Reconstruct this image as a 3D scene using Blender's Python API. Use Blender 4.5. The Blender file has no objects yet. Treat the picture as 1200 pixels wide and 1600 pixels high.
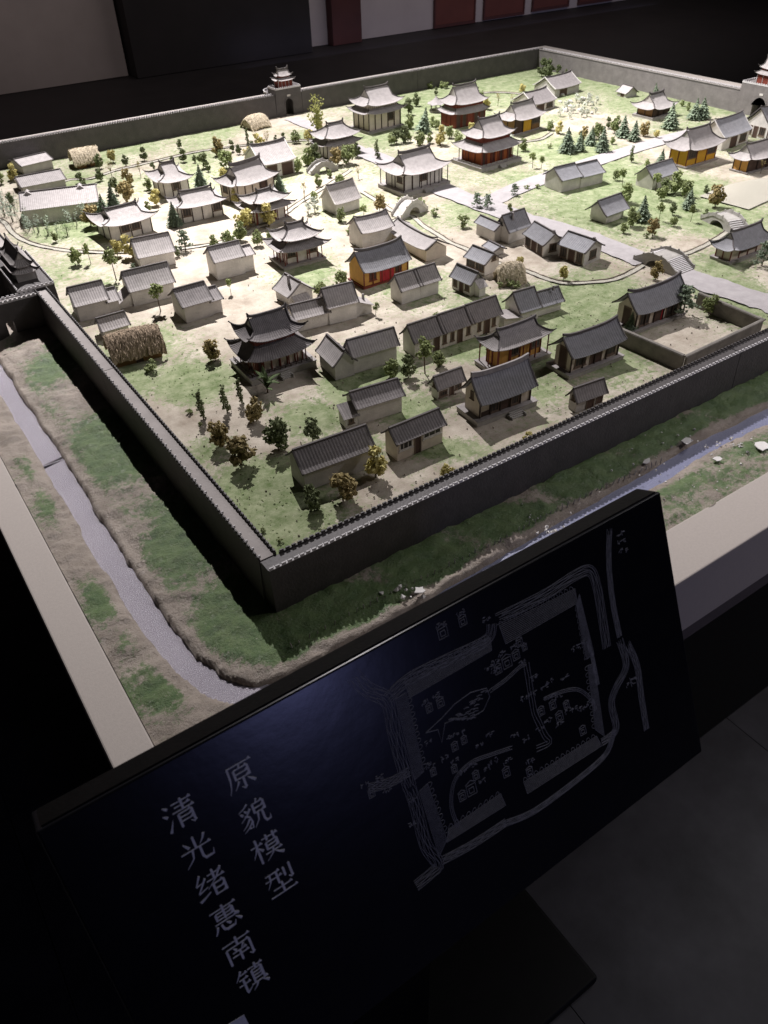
import bpy, bmesh, math, random
import numpy as np
from mathutils import Vector, Matrix
random.seed(7)
R_ = math.radians
scn = bpy.context.scene
COL = scn.collection
# ------------------------------------------------------------------ camera
CAMP = np.array([-0.26175129, -0.66381368, 0.74917904])
RM = np.array([[0.823776980001415, -0.5663634927195318, -0.024977616665350276],
               [-0.37958588207620575, -0.5183118714426264, -0.7663337145461311],
               [0.42107724392108525, 0.6407692236961566, -0.6419569741155926]])
FPX = 1219.696
cam = bpy.data.cameras.new("camera")
camo = bpy.data.objects.new("camera", cam)
COL.objects.link(camo)
M = Matrix.Identity(4)
for r in range(3):
    M[r][0] = RM[0][r]; M[r][1] = -RM[1][r]; M[r][2] = -RM[2][r]; M[r][3] = CAMP[r]
camo.matrix_world = M
cam.sensor_fit = 'HORIZONTAL'; cam.sensor_width = 36; cam.lens = FPX * 36 / 1200
cam.clip_start = 0.01; cam.clip_end = 100
scn.camera = camo
cam.dof.use_dof = True; cam.dof.focus_distance = 1.25; cam.dof.aperture_fstop = 20
# ------------------------------------------------------------------ light
w = bpy.data.worlds.new("World"); scn.world = w; w.use_nodes = True
w.node_tree.nodes["Background"].inputs[0].default_value = (0.9, 0.85, 1.0, 1)
w.node_tree.nodes["Background"].inputs[1].default_value = 0.006
scn.view_settings.view_transform = 'Standard'; scn.view_settings.look = 'None'
scn.view_settings.exposure = 0; scn.view_settings.gamma = 1
def spot(name, loc, target, power, size, blend, color, rad=.012):
    l = bpy.data.lights.new(name, 'SPOT'); l.energy = power; l.spot_size = R_(size); l.spot_blend = blend
    l.color = color; l.shadow_soft_size = rad
    o = bpy.data.objects.new(name, l); COL.objects.link(o); o.location = loc
    o.rotation_euler = (Vector(target) - Vector(loc)).to_track_quat('-Z', 'Y').to_euler()
def area(name, loc, target, power, sx, sy, color):
    l = bpy.data.lights.new(name, 'AREA'); l.energy = power; l.shape = 'RECTANGLE'; l.size = sx; l.size_y = sy; l.color = color
    o = bpy.data.objects.new(name, l); COL.objects.link(o); o.location = loc
    o.rotation_euler = (Vector(target) - Vector(loc)).to_track_quat('-Z', 'Y').to_euler()
LAMP = (1.25, 2.9, 3.0)
spot("ceiling_spot_beam", LAMP, (0.60, 1.28, 0), 800, 25, 1.0, (1, .96, .95))
spot("ceiling_spot_flood", LAMP, (1.1, 1.75, 0), 1080, 82, 1.0, (1, .95, .965))
spot("ceiling_spot_east", (.75, 2.55, 2.7), (2.35, .95, 0), 560, 46, 1.0, (1, .955, .95))  # added fill spot, brightens house walls in the right half
area("ceiling_fill", (2.9, .15, 2.6), (2.1, 1.4, 0), 29, 1.4, 1.5, (1.0, .965, 1.0))  # added area fill, lifts the shaded house fronts
spot("ceiling_spot_right", (2.7, -1.3, 2.0), (1.6, .05, 0), 90, 66, 1.0, (1.0, .92, .94), .1)  # added spot fill for the front wall's right part, bank and table face
area("screen_glow", (0.42, -2.7, 0.24), (0.3, 0, .2), 3.2, .34, .22, (.40, .43, 1.0))
area("wall_washer", (6.2, 5.6, 1.9), (6.2, 7.8, -0.2), 40, 5.0, .2, (1, .90, .88))  # added area light with no known fitting, brightens the far wall
area("wall_washer_left", (1.2, 5.8, 1.6), (0.9, 7.8, 0.4), 13, 2.0, .2, (1, .86, .82))  # added area light, lifts the dim wall at far left
area("skirting_glow", (6.5, 7.3, -.7), (6.5, 7.8, -.75), 1.6, 6.0, .1, (.6, .62, 1.0))
# ------------------------------------------------------------------ helpers
def ray(u, v): return RM.T @ np.array([(u - 600) / FPX, (v - 800) / FPX, 1.])
def at(u, v, z=0.):
    d = ray(u, v); return CAMP + d * ((z - CAMP[2]) / d[2])
def pr(X):
    q = RM @ (np.array(X, float) - CAMP); return 600 + FPX * q[0] / q[2], 800 + FPX * q[1] / q[2]
def hz(B, v):
    lo, hi = -.05, .35
    for _ in range(36):
        m = (lo + hi) / 2
        if pr((B[0], B[1], m))[1] > v: lo = m
        else: hi = m
    return lo

def tag(o, label=None, cat=None, group=None, kind=None):
    if label: o['label'] = label
    if cat: o['category'] = cat
    if group: o['group'] = group
    if kind: o['kind'] = kind
    return o
def empty(name, loc, rz=0, label=None, cat=None, group=None):
    o = bpy.data.objects.new(name, None); COL.objects.link(o); o.location = loc; o.rotation_euler = (0, 0, rz)
    o.empty_display_size = .02
    return tag(o, label, cat, group)
def link(name, me, parent=None):
    o = bpy.data.objects.new(name, me); COL.objects.link(o)
    if parent is not None: o.parent = parent
    return o

class MB:
    def __init__(s): s.v = []; s.f = []
    def add(s, vs, fs):
        n = len(s.v); s.v += [tuple(map(float, p)) for p in vs]; s.f += [tuple(i + n for i in f) for f in fs]; return s
    def box(s, x0, x1, y0, y1, z0, z1):
        return s.add([(x0,y0,z0),(x1,y0,z0),(x1,y1,z0),(x0,y1,z0),(x0,y0,z1),(x1,y0,z1),(x1,y1,z1),(x0,y1,z1)],
                     [(0,3,2,1),(4,5,6,7),(0,1,5,4),(1,2,6,5),(2,3,7,6),(3,0,4,7)])
    def frustum(s, b0, b1, z0, z1):
        (ax0,ax1,ay0,ay1),(bx0,bx1,by0,by1) = b0, b1
        return s.add([(ax0,ay0,z0),(ax1,ay0,z0),(ax1,ay1,z0),(ax0,ay1,z0),(bx0,by0,z1),(bx1,by0,z1),(bx1,by1,z1),(bx0,by1,z1)],
                     [(0,3,2,1),(4,5,6,7),(0,1,5,4),(1,2,6,5),(2,3,7,6),(3,0,4,7)])
    def prism(s, poly, axis, a, b):
        n = len(poly)
        def P(p, t): return (t, p[0], p[1]) if axis == 'x' else ((p[0], t, p[1]) if axis == 'y' else (p[0], p[1], t))
        vs = [P(p, a) for p in poly] + [P(p, b) for p in poly]
        return s.add(vs, [tuple(range(n))[::-1], tuple(range(n, 2*n))] + [(i, (i+1) % n, n + (i+1) % n, n + i) for i in range(n)])
    def tube(s, pts, r, k=5, r2=None, cap=True):
        pts = [Vector(p) for p in pts]; n0 = len(s.v); m = len(pts)
        if r2 is None: r2 = r
        for i, p in enumerate(pts):
            d = (pts[min(i+1, m-1)] - pts[max(i-1, 0)]).normalized()
            a = d.orthogonal() if abs(d.z) > .95 else d.cross(Vector((0, 0, 1)))
            a.normalize(); b = d.cross(a); rr = r + (r2 - r) * i / max(1, m - 1)
            for j in range(k):
                t = 2 * math.pi * j / k + math.pi / k; q = p + (a * math.cos(t) + b * math.sin(t)) * rr; s.v.append(tuple(q))
        for i in range(m - 1):
            for j in range(k):
                s.f.append((n0 + i*k + j, n0 + i*k + (j+1) % k, n0 + (i+1)*k + (j+1) % k, n0 + (i+1)*k + j))
        if cap:
            s.f.append(tuple(n0 + j for j in range(k))[::-1]); s.f.append(tuple(n0 + (m-1)*k + j for j in range(k)))
        return s
    def sheet(s, P, th):
        n, m = len(P), len(P[0]); vs = []
        for row in P:
            for p in row: vs.append(p)
        for row in P:
            for p in row: vs.append((p[0], p[1], p[2] - th))
        N = n * m; fs = []
        for i in range(n - 1):
            for j in range(m - 1):
                a, b, c, d = i*m+j, (i+1)*m+j, (i+1)*m+j+1, i*m+j+1
                fs.append((a, b, c, d)); fs.append((N+d, N+c, N+b, N+a))
        for i in range(n - 1):
            for j in (0, m - 1):
                a, b = i*m+j, (i+1)*m+j; fs.append((a, N+a, N+b, b))
        for j in range(m - 1):
            for i in (0, n - 1):
                a, b = i*m+j, i*m+j+1; fs.append((b, N+b, N+a, a))
        return s.add(vs, fs)
    def xf(s, M, i0=0):
        s.v[i0:] = [tuple(M @ Vector(p)) for p in s.v[i0:]]; return s
    def mesh(s, name, mat, smooth=False):
        me = bpy.data.meshes.new(name); me.from_pydata(s.v, [], s.f)
        bm = bmesh.new(); bm.from_mesh(me); bmesh.ops.recalc_face_normals(bm, faces=bm.faces); bm.to_mesh(me); bm.free()
        me.materials.append(mat)
        if smooth: me.polygons.foreach_set('use_smooth', [True] * len(me.polygons))
        me.update(); return me
    def build(s, name, mat, parent=None, smooth=False):
        return link(name, s.mesh(name, mat, smooth), parent)

# ------------------------------------------------------------------ materials
MATS = {}
def mat(name, c, rough=.8, var=.25, scale=60., bump=.0, bscale=200., spec=.3, obj_var=0., hue2=None, coord='Object', stretch=None):
    m = bpy.data.materials.new(name); m.use_nodes = True; nt = m.node_tree; b = nt.nodes["Principled BSDF"]
    b.inputs['Roughness'].default_value = rough; b.inputs['Specular IOR Level'].default_value = spec
    tc = nt.nodes.new('ShaderNodeTexCoord'); vec = tc.outputs[coord]
    if stretch:
        mp = nt.nodes.new('ShaderNodeMapping'); mp.inputs['Scale'].default_value = stretch; nt.links.new(vec, mp.inputs[0]); vec = mp.outputs[0]
    nz = nt.nodes.new('ShaderNodeTexNoise'); nz.inputs['Scale'].default_value = scale; nz.inputs['Detail'].default_value = 6; nz.inputs['Roughness'].default_value = .62
    nt.links.new(vec, nz.inputs['Vector'])
    cr = nt.nodes.new('ShaderNodeValToRGB'); cr.color_ramp.elements[0].position = .3; cr.color_ramp.elements[1].position = .72
    c2 = hue2 or tuple(min(1, x * (1 + var)) for x in c)
    cr.color_ramp.elements[0].color = (*[x * (1 - var) for x in c], 1); cr.color_ramp.elements[1].color = (*c2, 1)
    nt.links.new(nz.outputs['Fac'], cr.inputs[0]); out = cr.outputs[0]
    if obj_var:
        oi = nt.nodes.new('ShaderNodeObjectInfo'); hs = nt.nodes.new('ShaderNodeHueSaturation')
        mr = nt.nodes.new('ShaderNodeMapRange'); mr.inputs[3].default_value = 1 - obj_var; mr.inputs[4].default_value = 1 + obj_var
        nt.links.new(oi.outputs['Random'], mr.inputs[0]); nt.links.new(mr.outputs[0], hs.inputs['Value']); nt.links.new(out, hs.inputs['Color']); out = hs.outputs[0]
    nt.links.new(out, b.inputs['Base Color'])
    if bump:
        n2 = nt.nodes.new('ShaderNodeTexNoise'); n2.inputs['Scale'].default_value = bscale; n2.inputs['Detail'].default_value = 5
        nt.links.new(vec, n2.inputs['Vector'])
        bp = nt.nodes.new('ShaderNodeBump'); bp.inputs['Strength'].default_value = bump; bp.inputs['Distance'].default_value = .004
        nt.links.new(n2.outputs['Fac'], bp.inputs['Height']); nt.links.new(bp.outputs[0], b.inputs['Normal'])
    MATS[name] = m; return m
G = mat
G('roof', (.36, .335, .325), .8, .16, 90, .12, 500, obj_var=.16)
G('roof_blue', (.25, .25, .265), .75, .16, 90, .12, 500, obj_var=.14)
G('roof_dark', (.215, .198, .195), .8, .2, 90, .12, 500, obj_var=.12)
G('ridge', (.10, .09, .088), .8, .25, 120)
G('ridge_light', (.30, .28, .27), .8, .2, 120)
G('white', (.61, .585, .55), .88, .22, 26, .25, 300, obj_var=.11)
G('trim_white', (.62, .60, .57), .8, .1, 60)
G('grey_wall', (.47, .445, .42), .88, .16, 45, .15, 300, obj_var=.1)
G('beige', (.58, .51, .43), .85, .13, 60, obj_var=.06)
G('ochre', (.52, .28, .075), .75, .14, 60)
G('yellow', (.60, .34, .035), .75, .12, 60)
G('red', (.20, .045, .028), .7, .2, 60)
G('orange_red', (.36, .10, .03), .7, .2, 60)
G('crimson', (.36, .02, .03), .6, .15, 60)
G('brown_wall', (.22, .12, .05), .7, .2, 60)
G('post_dark', (.045, .028, .022), .7, .2, 60)
G('post_red', (.16, .035, .022), .6, .2, 60)
G('door', (.075, .045, .035), .7, .25, 60)
G('pane', (.030, .026, .024), .45, .3, 60)
G('lattice', (.14, .10, .075), .7, .2, 60)
G('stone', (.36, .345, .32), .85, .18, 70, .2, 300)
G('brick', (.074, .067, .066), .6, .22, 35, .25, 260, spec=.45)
G('brick_pale', (.185, .170, .165), .7, .2, 35, .25, 260)  # same brick as the other walls, lamp light mixed into its colour
G('walk', (.34, .315, .30), .9, .10, 30, .15, 300)
G('coping', (.56, .545, .545), .75, .15, 120)
G('thatch', (.33, .255, .18), .95, .45, 120, .8, 160, stretch=(3, 1, 1))
G('thatch_pale', (.52, .45, .33), .95, .3, 120, .8, 160)
G('trunk', (.085, .055, .035), .9, .3, 60)
leaf = dict(g=(.22, .26, .11), d=(.125, .15, .07), y=(.46, .41, .16), o=(.27, .215, .095), c=(.19, .24, .165), v=(.40, .41, .14),
            b=(.36, .43, .33), w=(.48, .51, .43), t=(.36, .30, .13), p=(.07, .10, .04), r=(.22, .26, .10))
for k, c in leaf.items(): G('leaf_' + k, c, .85, .42, 9, .0, obj_var=.2)
G('frame', (.46, .415, .375), .75, .05, 300, .12, 900)
G('black_base', (.004, .004, .004), .5, .3, 20, spec=.12)
G('fascia_dark', (.10, .085, .085), .7, .1, 60)
G('slab', (.006, .006, .008), .24, .2, 30, .04, 40, spec=.35)
G('slab_edge', (.0045, .004, .004), .5, .3, 60, .1, 300, spec=.05)
G('slab_print', (.78, .78, .80), .6, .12, 200)
G('slab_line', (.30, .30, .31), .6, .25, 200)
G('floor', (.046, .045, .050), .5, .4, 7, .05, 30, spec=.2)
G('dark_partition', (.017, .014, .015), .7, .2, 3)
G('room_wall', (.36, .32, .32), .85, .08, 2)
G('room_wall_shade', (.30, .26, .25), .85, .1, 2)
G('poster', (.10, .030, .022), .6, .15, 3)
G('pilaster', (.06, .02, .018), .6, .2, 3)
G('flock', (.23, .285, .13), .95, .3, 30)
G('court_wall', (.20, .185, .165), .85, .25, 40, .2, 300)
G('rock', (.62, .61, .57), .85, .3, 60, .5, 120)
G('crumb', (.75, .73, .70), .8, .1, 60)
G('plaster_dirt', (.17, .14, .11), .9, .4, 60, .6, 200)

def node_ground(name, base_lo, base_hi, green_lo, green_hi, rough=.95, bump=.35, spec=.2):
    m = bpy.data.materials.new(name); m.use_nodes = True; nt = m.node_tree; b = nt.nodes["Principled BSDF"]; L = nt.links.new
    tc = nt.nodes.new('ShaderNodeTexCoord'); at_ = nt.nodes.new('ShaderNodeAttribute'); at_.attribute_name = 'grass'
    def noise(s, d=6, r=.65):
        n = nt.nodes.new('ShaderNodeTexNoise'); n.inputs['Scale'].default_value = s; n.inputs['Detail'].default_value = d; n.inputs['Roughness'].default_value = r
        L(tc.outputs['Object'], n.inputs['Vector']); return n.outputs['Fac']
    def ramp(f, a, b_, p0=.35, p1=.68):
        r = nt.nodes.new('ShaderNodeValToRGB'); r.color_ramp.elements[0].position = p0; r.color_ramp.elements[1].position = p1
        r.color_ramp.elements[0].color = (*a, 1); r.color_ramp.elements[1].color = (*b_, 1); L(f, r.inputs[0]); return r.outputs[0]
    def math_(op, a, b_):
        n = nt.nodes.new('ShaderNodeMath'); n.operation = op
        for i, x in enumerate((a, b_)):
            if isinstance(x, (int, float)): n.inputs[i].default_value = x
            else: L(x, n.inputs[i])
        return n.outputs[0]
    base = ramp(noise(13, 8, .7), base_lo, base_hi); grn = ramp(noise(34, 8, .75), green_lo, green_hi)
    f = math_('ADD', at_.outputs['Fac'], math_('MULTIPLY', math_('SUBTRACT', noise(85, 10, .82), .5), 2.2))
    mr = nt.nodes.new('ShaderNodeMapRange'); mr.interpolation_type = 'SMOOTHSTEP'; mr.inputs[1].default_value = .28; mr.inputs[2].default_value = .62; L(f, mr.inputs[0])
    mx = nt.nodes.new('ShaderNodeMixRGB'); L(mr.outputs[0], mx.inputs[0]); L(base, mx.inputs[1]); L(grn, mx.inputs[2])
    # speckle of flock and grit
    sp = nt.nodes.new('ShaderNodeMapRange'); sp.inputs[1].default_value = .66; sp.inputs[2].default_value = .78; L(noise(330, 2, .5), sp.inputs[0])
    m2 = nt.nodes.new('ShaderNodeMixRGB'); m2.inputs[2].default_value = (.16, .12, .07, 1); L(math_('MULTIPLY', sp.outputs[0], .45), m2.inputs[0]); L(mx.outputs[0], m2.inputs[1])
    sp2 = nt.nodes.new('ShaderNodeMapRange'); sp2.inputs[1].default_value = .64; sp2.inputs[2].default_value = .74; L(noise(210, 3, .6), sp2.inputs[0])
    m3 = nt.nodes.new('ShaderNodeMixRGB'); m3.inputs[2].default_value = (.62, .58, .50, 1); L(math_('MULTIPLY', sp2.outputs[0], .35), m3.inputs[0]); L(m2.outputs[0], m3.inputs[1])
    L(m3.outputs[0], b.inputs['Base Color']); b.inputs['Roughness'].default_value = rough; b.inputs['Specular IOR Level'].default_value = spec
    bp = nt.nodes.new('ShaderNodeBump'); bp.inputs['Strength'].default_value = bump; bp.inputs['Distance'].default_value = .003
    L(noise(260, 6, .7), bp.inputs['Height']); L(bp.outputs[0], b.inputs['Normal'])
    MATS[name] = m; return m
node_ground('town_ground', (.29, .245, .195), (.53, .485, .405), (.12, .17, .065), (.35, .375, .235))
node_ground('bank_ground', (.24, .20, .16), (.44, .375, .315), (.06, .12, .032), (.15, .215, .08), .42, 1.0, .55)
def water_mat(name, c, rough, sparkle):
    m = bpy.data.materials.new(name); m.use_nodes = True; nt = m.node_tree; b = nt.nodes["Principled BSDF"]; L = nt.links.new
    tc = nt.nodes.new('ShaderNodeTexCoord'); n = nt.nodes.new('ShaderNodeTexNoise'); n.inputs['Scale'].default_value = 760; n.inputs['Detail'].default_value = 3
    L(tc.outputs['Object'], n.inputs['Vector'])
    g = nt.nodes.new('ShaderNodeTexNoise'); g.inputs['Scale'].default_value = 9; L(tc.outputs['Object'], g.inputs['Vector'])
    cr = nt.nodes.new('ShaderNodeValToRGB'); cr.color_ramp.elements[0].color = (*[x * .8 for x in c], 1); cr.color_ramp.elements[1].color = (*[x * 1.2 for x in c], 1)
    L(g.outputs['Fac'], cr.inputs[0])
    gl = nt.nodes.new('ShaderNodeMapRange'); gl.inputs[1].default_value = .52; gl.inputs[2].default_value = .72; L(n.outputs['Fac'], gl.inputs[0])  # glitter of the water painted into its colour as pale specks
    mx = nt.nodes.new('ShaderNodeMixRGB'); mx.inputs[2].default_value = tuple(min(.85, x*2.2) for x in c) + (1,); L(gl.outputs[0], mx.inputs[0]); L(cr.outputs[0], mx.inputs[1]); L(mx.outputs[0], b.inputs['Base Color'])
    bp = nt.nodes.new('ShaderNodeBump'); bp.inputs['Strength'].default_value = sparkle; bp.inputs['Distance'].default_value = .002; L(n.outputs['Fac'], bp.inputs['Height']); L(bp.outputs[0], b.inputs['Normal'])
    b.inputs['Roughness'].default_value = rough; b.inputs['Specular IOR Level'].default_value = .6
    MATS[name] = m
water_mat('moat_water', (.34, .315, .36), .2, .8)
water_mat('moat_blue', (.185, .195, .29), .35, .3)
water_mat('stream_water', (.36, .345, .29), .35, .25)
G('road', (.36, .34, .34), .92, .12, 40, .2, 300)
# ------------------------------------------------------------------ terrain
_rng = np.random.RandomState(3); _LAT = _rng.rand(256, 256)
def vnoise(x, y):
    xi = np.floor(x).astype(int); yi = np.floor(y).astype(int); fx = x - xi; fy = y - yi
    fx = fx*fx*(3-2*fx); fy = fy*fy*(3-2*fy)
    g = lambda a, b: _LAT[a % 256, b % 256]
    return (g(xi,yi)*(1-fx)+g(xi+1,yi)*fx)*(1-fy) + (g(xi,yi+1)*(1-fx)+g(xi+1,yi+1)*fx)*fy
def fbm(x, y, s, o=4):
    t = 0; a = .5
    for i in range(o): t = t + a * vnoise(x*s + 17.3*i, y*s + 5.1*i); s *= 2.03; a *= .5
    return t
def smooth(e0, e1, x):
    t = np.clip((x - e0) / (e1 - e0), 0, 1); return t*t*(3-2*t)
def grid_mesh(name, X, Y, Z, keep, matname, grass, kind='structure', smoothf=True):
    n, m = X.shape; idx = np.arange(n*m).reshape(n, m)
    q = np.stack([idx[:-1,:-1], idx[1:,:-1], idx[1:,1:], idx[:-1,1:]], -1).reshape(-1, 4)
    if keep is not None:
        k = keep; kk = (k[:-1,:-1] & k[1:,:-1] & k[1:,1:] & k[:-1,1:]).reshape(-1); q = q[kk]
    used = np.unique(q); remap = -np.ones(n*m, int); remap[used] = np.arange(len(used)); q = remap[q]
    co = np.stack([X.ravel(), Y.ravel(), Z.ravel()], -1)[used]
    me = bpy.data.meshes.new(name); me.vertices.add(len(used)); me.vertices.foreach_set('co', co.ravel())
    me.loops.add(q.size); me.loops.foreach_set('vertex_index', q.ravel()); me.polygons.add(len(q))
    me.polygons.foreach_set('loop_start', np.arange(0, q.size, 4)); me.polygons.foreach_set('loop_total', np.full(len(q), 4))
    me.polygons.foreach_set('use_smooth', np.ones(len(q), bool)); me.update(calc_edges=True)
    if grass is not None:
        a = me.attributes.new('grass', 'FLOAT', 'POINT'); a.data.foreach_set('value', grass.ravel()[used].astype(np.float32))
    me.materials.append(MATS[matname]); o = link(name, me); tag(o, kind=kind); return o
def polyd(X, Y, P):
    D = np.full(X.shape, 9.)
    for (ax, ay), (bx, by) in zip(P[:-1], P[1:]):
        dx, dy = bx-ax, by-ay; t = np.clip(((X-ax)*dx + (Y-ay)*dy) / (dx*dx+dy*dy), 0, 1)
        D = np.minimum(D, np.hypot(X-ax-t*dx, Y-ay-t*dy))
    return D
def blobs(X, Y, B, z=0.):
    g = np.zeros(X.shape)
    for b in B:
        u, v, ru, s = b[:4]; c = at(u, v, z); rx = np.linalg.norm(at(u+ru, v, z) - c); ry = np.linalg.norm(at(u, v + ru*(b[4] if len(b) > 4 else .55), z) - c)
        e = at(u + ru, v, z) - c; ca, sa = e[0]/rx, e[1]/rx; dx, dy = X-c[0], Y-c[1]
        p = (dx*ca + dy*sa)/rx; q = (-dx*sa + dy*ca)/ry; g = np.maximum(g, s*np.exp(-(p*p + q*q)*.9))
    return g
TW, TL, WH = 2.6, 2.289, .075
WT = .024
xs = np.linspace(.005, TW-.005, 330); ys = np.linspace(.005, TL-.005, 290)
X, Y = np.meshgrid(xs, ys, indexing='ij')
GR = [(430,800,80,1),(400,750,70,.8),(300,600,55,.9),(640,640,60,.6),(710,545,70,1.,.3),(650,570,60,.5),(880,480,80,.9),(920,460,90,.6),(600,570,60,.8),(560,605,60,.9),(230,540,60,.4),(240,740,60,.6),(200,600,60,.5),
 (990,310,130,.7),(1090,320,90,.9),(900,250,120,.5),(960,360,120,.4),(720,135,160,.6),(850,110,90,.8),(200,210,160,.35),(720,340,60,.4),(760,280,90,.3),(1130,420,80,.6),(1150,455,70,.8),(480,425,50,.5),(650,450,60,.5),(120,350,90,.45),(90,420,70,.4),
 (330,190,150,.3),(650,180,90,.5),(600,230,100,.4),(1000,140,150,.5),(1080,190,130,.4),(820,600,50,.3),(820,270,90,.5),(690,700,60,.8,.3),(480,650,60,.7),(560,700,50,.6),(540,320,60,.4),(480,240,90,.3),(250,270,120,.35),(760,480,80,.4),(1110,160,90,.45),(650,350,60,.5),(430,860,40,.8),(330,700,60,.5),(960,560,50,.4),(140,460,50,.4),(100,300,90,.4),(820,560,60,.3),(420,640,40,.5)]
grass = blobs(X, Y, GR) + (fbm(X, Y, 5.) - .24) * .85
grid_mesh('ground', X, Y, (fbm(X, Y, 26.) - .5) * .004 - .0005, None, 'town_ground', grass)
# moat centre line runs along the left and the front side
MOAT = [(-.137,3.),(-.139,.80),(-.136,.50),(-.139,.25),(-.136,.08),(-.128,-.005),(-.113,-.06),(-.085,-.098),(-.04,-.113),(.1,-.112),(.35,-.098),(.62,-.090),(.75,-.082),(.92,-.088),(1.4,-.086),(3.2,-.088)]
def bank(name, x0, x1, y0, y1, step, gr, flat=0):
    nx, ny = int((x1-x0)/step)+1, int((y1-y0)/step)+1
    X, Y = np.meshgrid(np.linspace(x0,x1,nx), np.linspace(y0,y1,ny), indexing='ij')
    wob = (fbm(X, Y, 20., 4) - .47) * .008
    d = polyd(X, Y, MOAT) + wob
    edge = smooth(.0125, .0185, d)
    crk = np.abs(fbm(X*1.0 + .3*Y, Y - .2*X, 34., 3) - .47)
    Z = -.022 + edge * (.020 + .004*smooth(.02, .05, d)) + edge * (((fbm(X, Y, 40., 4) - .5) * .009 + (np.abs(fbm(X*.6+Y*.9, Y-X*.3, 52., 3) - .48) - .1) * .012) - .0022*np.exp(-(crk/.012)**2))
    inside = smooth(.0, .03, np.maximum(-X, -Y)) if flat == 0 else 1
    g = blobs(X, Y, gr) + (fbm(X, Y, 9.) - .31) * 1.0
    g = g * smooth(.016, .045, d) - .2 * (1 - smooth(.016, .03, d))
    keep = ~((X > .012) & (Y > .012) & (X < TW-.012) & (Y < TL-.012))
    return grid_mesh(name, X, Y, Z, keep, 'bank_ground', g)
BG = [(100,560,50,.9,1.),(190,690,60,.9,1.2),(280,840,60,1.1,1.3),(370,960,60,1.2,1.),(250,800,60,.6),(60,640,40,.4),(90,770,40,.8,1.),(175,930,45,1.,1.),(230,990,50,.6),(60,730,40,.6),(250,1080,60,.5),(430,1000,60,1.2,.6),(560,950,110,1.2,.4),(700,890,110,1.2,.35),(840,820,110,1.3,.3),(950,745,110,1.4,.3),(1060,685,110,1.3,.3),(1170,625,100,1.2,.3),(1060,780,60,.3),(1140,730,60,.2),(1240,590,100,1.2,.3),(130,540,30,.7)]
bank('embankment', -.205, 1.35, -.195, .95, .0042, BG)
bank('embankment', -.205, .02, .95, 2.6, .01, BG)
bank('embankment', .02, 2.9, TL-.02, 2.6, .02, BG)
bank('embankment', TW-.02, 2.9, -.195, TL, .02, BG)
bank('embankment', 1.35, TW+.01, -.195, .02, .008, BG)
def ribbon(name, pts, wid, z, matname, kind='structure', sub=6, jit=.0, uneven=0.):
    P = []
    n = len(pts)
    for i in range(n - 1):                       # Catmull-Rom through the points
        p0, p1, p2, p3 = [np.array(pts[min(max(k, 0), n-1)][:2], float) for k in (i-1, i, i+1, i+2)]
        for s in range(sub):
            t = s / sub; P.append(.5*((2*p1) + (-p0+p2)*t + (2*p0-5*p1+4*p2-p3)*t*t + (-p0+3*p1-3*p2+p3)*t**3))
    P.append(np.array(pts[-1][:2], float)); P = np.array(P)
    T = np.gradient(P, axis=0); T /= np.linalg.norm(T, axis=1)[:, None] + 1e-9; N = np.stack([-T[:,1], T[:,0]], -1)
    mb = MB(); vs = []; fs = []
    for i, (p, nn) in enumerate(zip(P, N)):
        ww = wid * (1 + uneven * (random.random() - .5))
        a = p + nn*ww/2; b = p - nn*ww/2; vs += [(a[0], a[1], z), (b[0], b[1], z)]
    for i in range(len(P) - 1): fs.append((2*i, 2*i+1, 2*i+3, 2*i+2))
    mb.add(vs, fs); o = mb.build(name, MATS[matname]); tag(o, kind=kind); return P, N
ribbon('moat_water', MOAT[:10], .05, -.0105, 'moat_water')
ribbon('moat_water', MOAT[9:], .05, -.0105, 'moat_blue')
G2 = lambda L, z=0: [at(u, v, z)[:2] for u, v in L]
ribbon('road', G2([(560,235),(625,262),(700,300),(760,322),(830,347),(905,368),(975,395),(1010,410)]), .085, .0022, 'road', uneven=.25)
ribbon('road', G2([(1060,428),(1100,442),(1160,462),(1215,480),(1290,510)]), .085, .0022, 'road', uneven=.2)
ribbon('road', G2([(455,185),(475,193),(520,212),(560,235)]), .06, .0018, 'road', uneven=.2)
ribbon('road', G2([(1150,188),(1080,208),(1000,230),(900,262),(820,290),(760,318)]), .07, .0018, 'road', uneven=.2)
ribbon('pond_water', G2([(1130,318),(1175,300),(1230,290),(1290,285)]), .15, .0026, 'stream_water')
STREAMS = [[(-40,335),(3,345),(22,366),(50,381),(90,390),(130,394),(180,395),(235,392),(300,387),(360,375),(402,355),(440,337),(470,316),(500,297),(520,285),(548,266)],
 [(60,300),(107,282),(140,280),(180,267),(235,254),(300,239),(345,232),(390,227),(440,223),(487,220),(530,232)],
 [(600,352),(640,338),(660,352),(682,366),(705,380),(730,390),(775,410),(822,424),(850,435),(875,442),(900,443),(960,437),(1005,415)],
 [(1050,402),(1080,394),(1112,378),(1140,360)],[(565,300),(590,315),(612,330)],[(730,152),(760,145),(800,146),(830,150)],[(820,222),(845,218),(862,208)]]
for i, s in enumerate(STREAMS):
    P, N = ribbon('stream_water', G2(s), .013, .0016, 'stream_water', uneven=.3)
    for side in (1, -1):                            # rough low earth lip on both banks, lighter rubble on top
        mb = MB(); pts = []
        for p, nn in zip(P, N):
            q = p + nn * side * (.0068 + .002*(random.random() - .5)); pts.append((q[0], q[1], .001 + .0015*random.random()))
        mb.tube(pts, .0019 if side == 1 else .0008, 5); tag(mb.build('stream_bank', MATS['plaster_dirt' if side == 1 else 'stone'], None, True), kind='structure')

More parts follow.
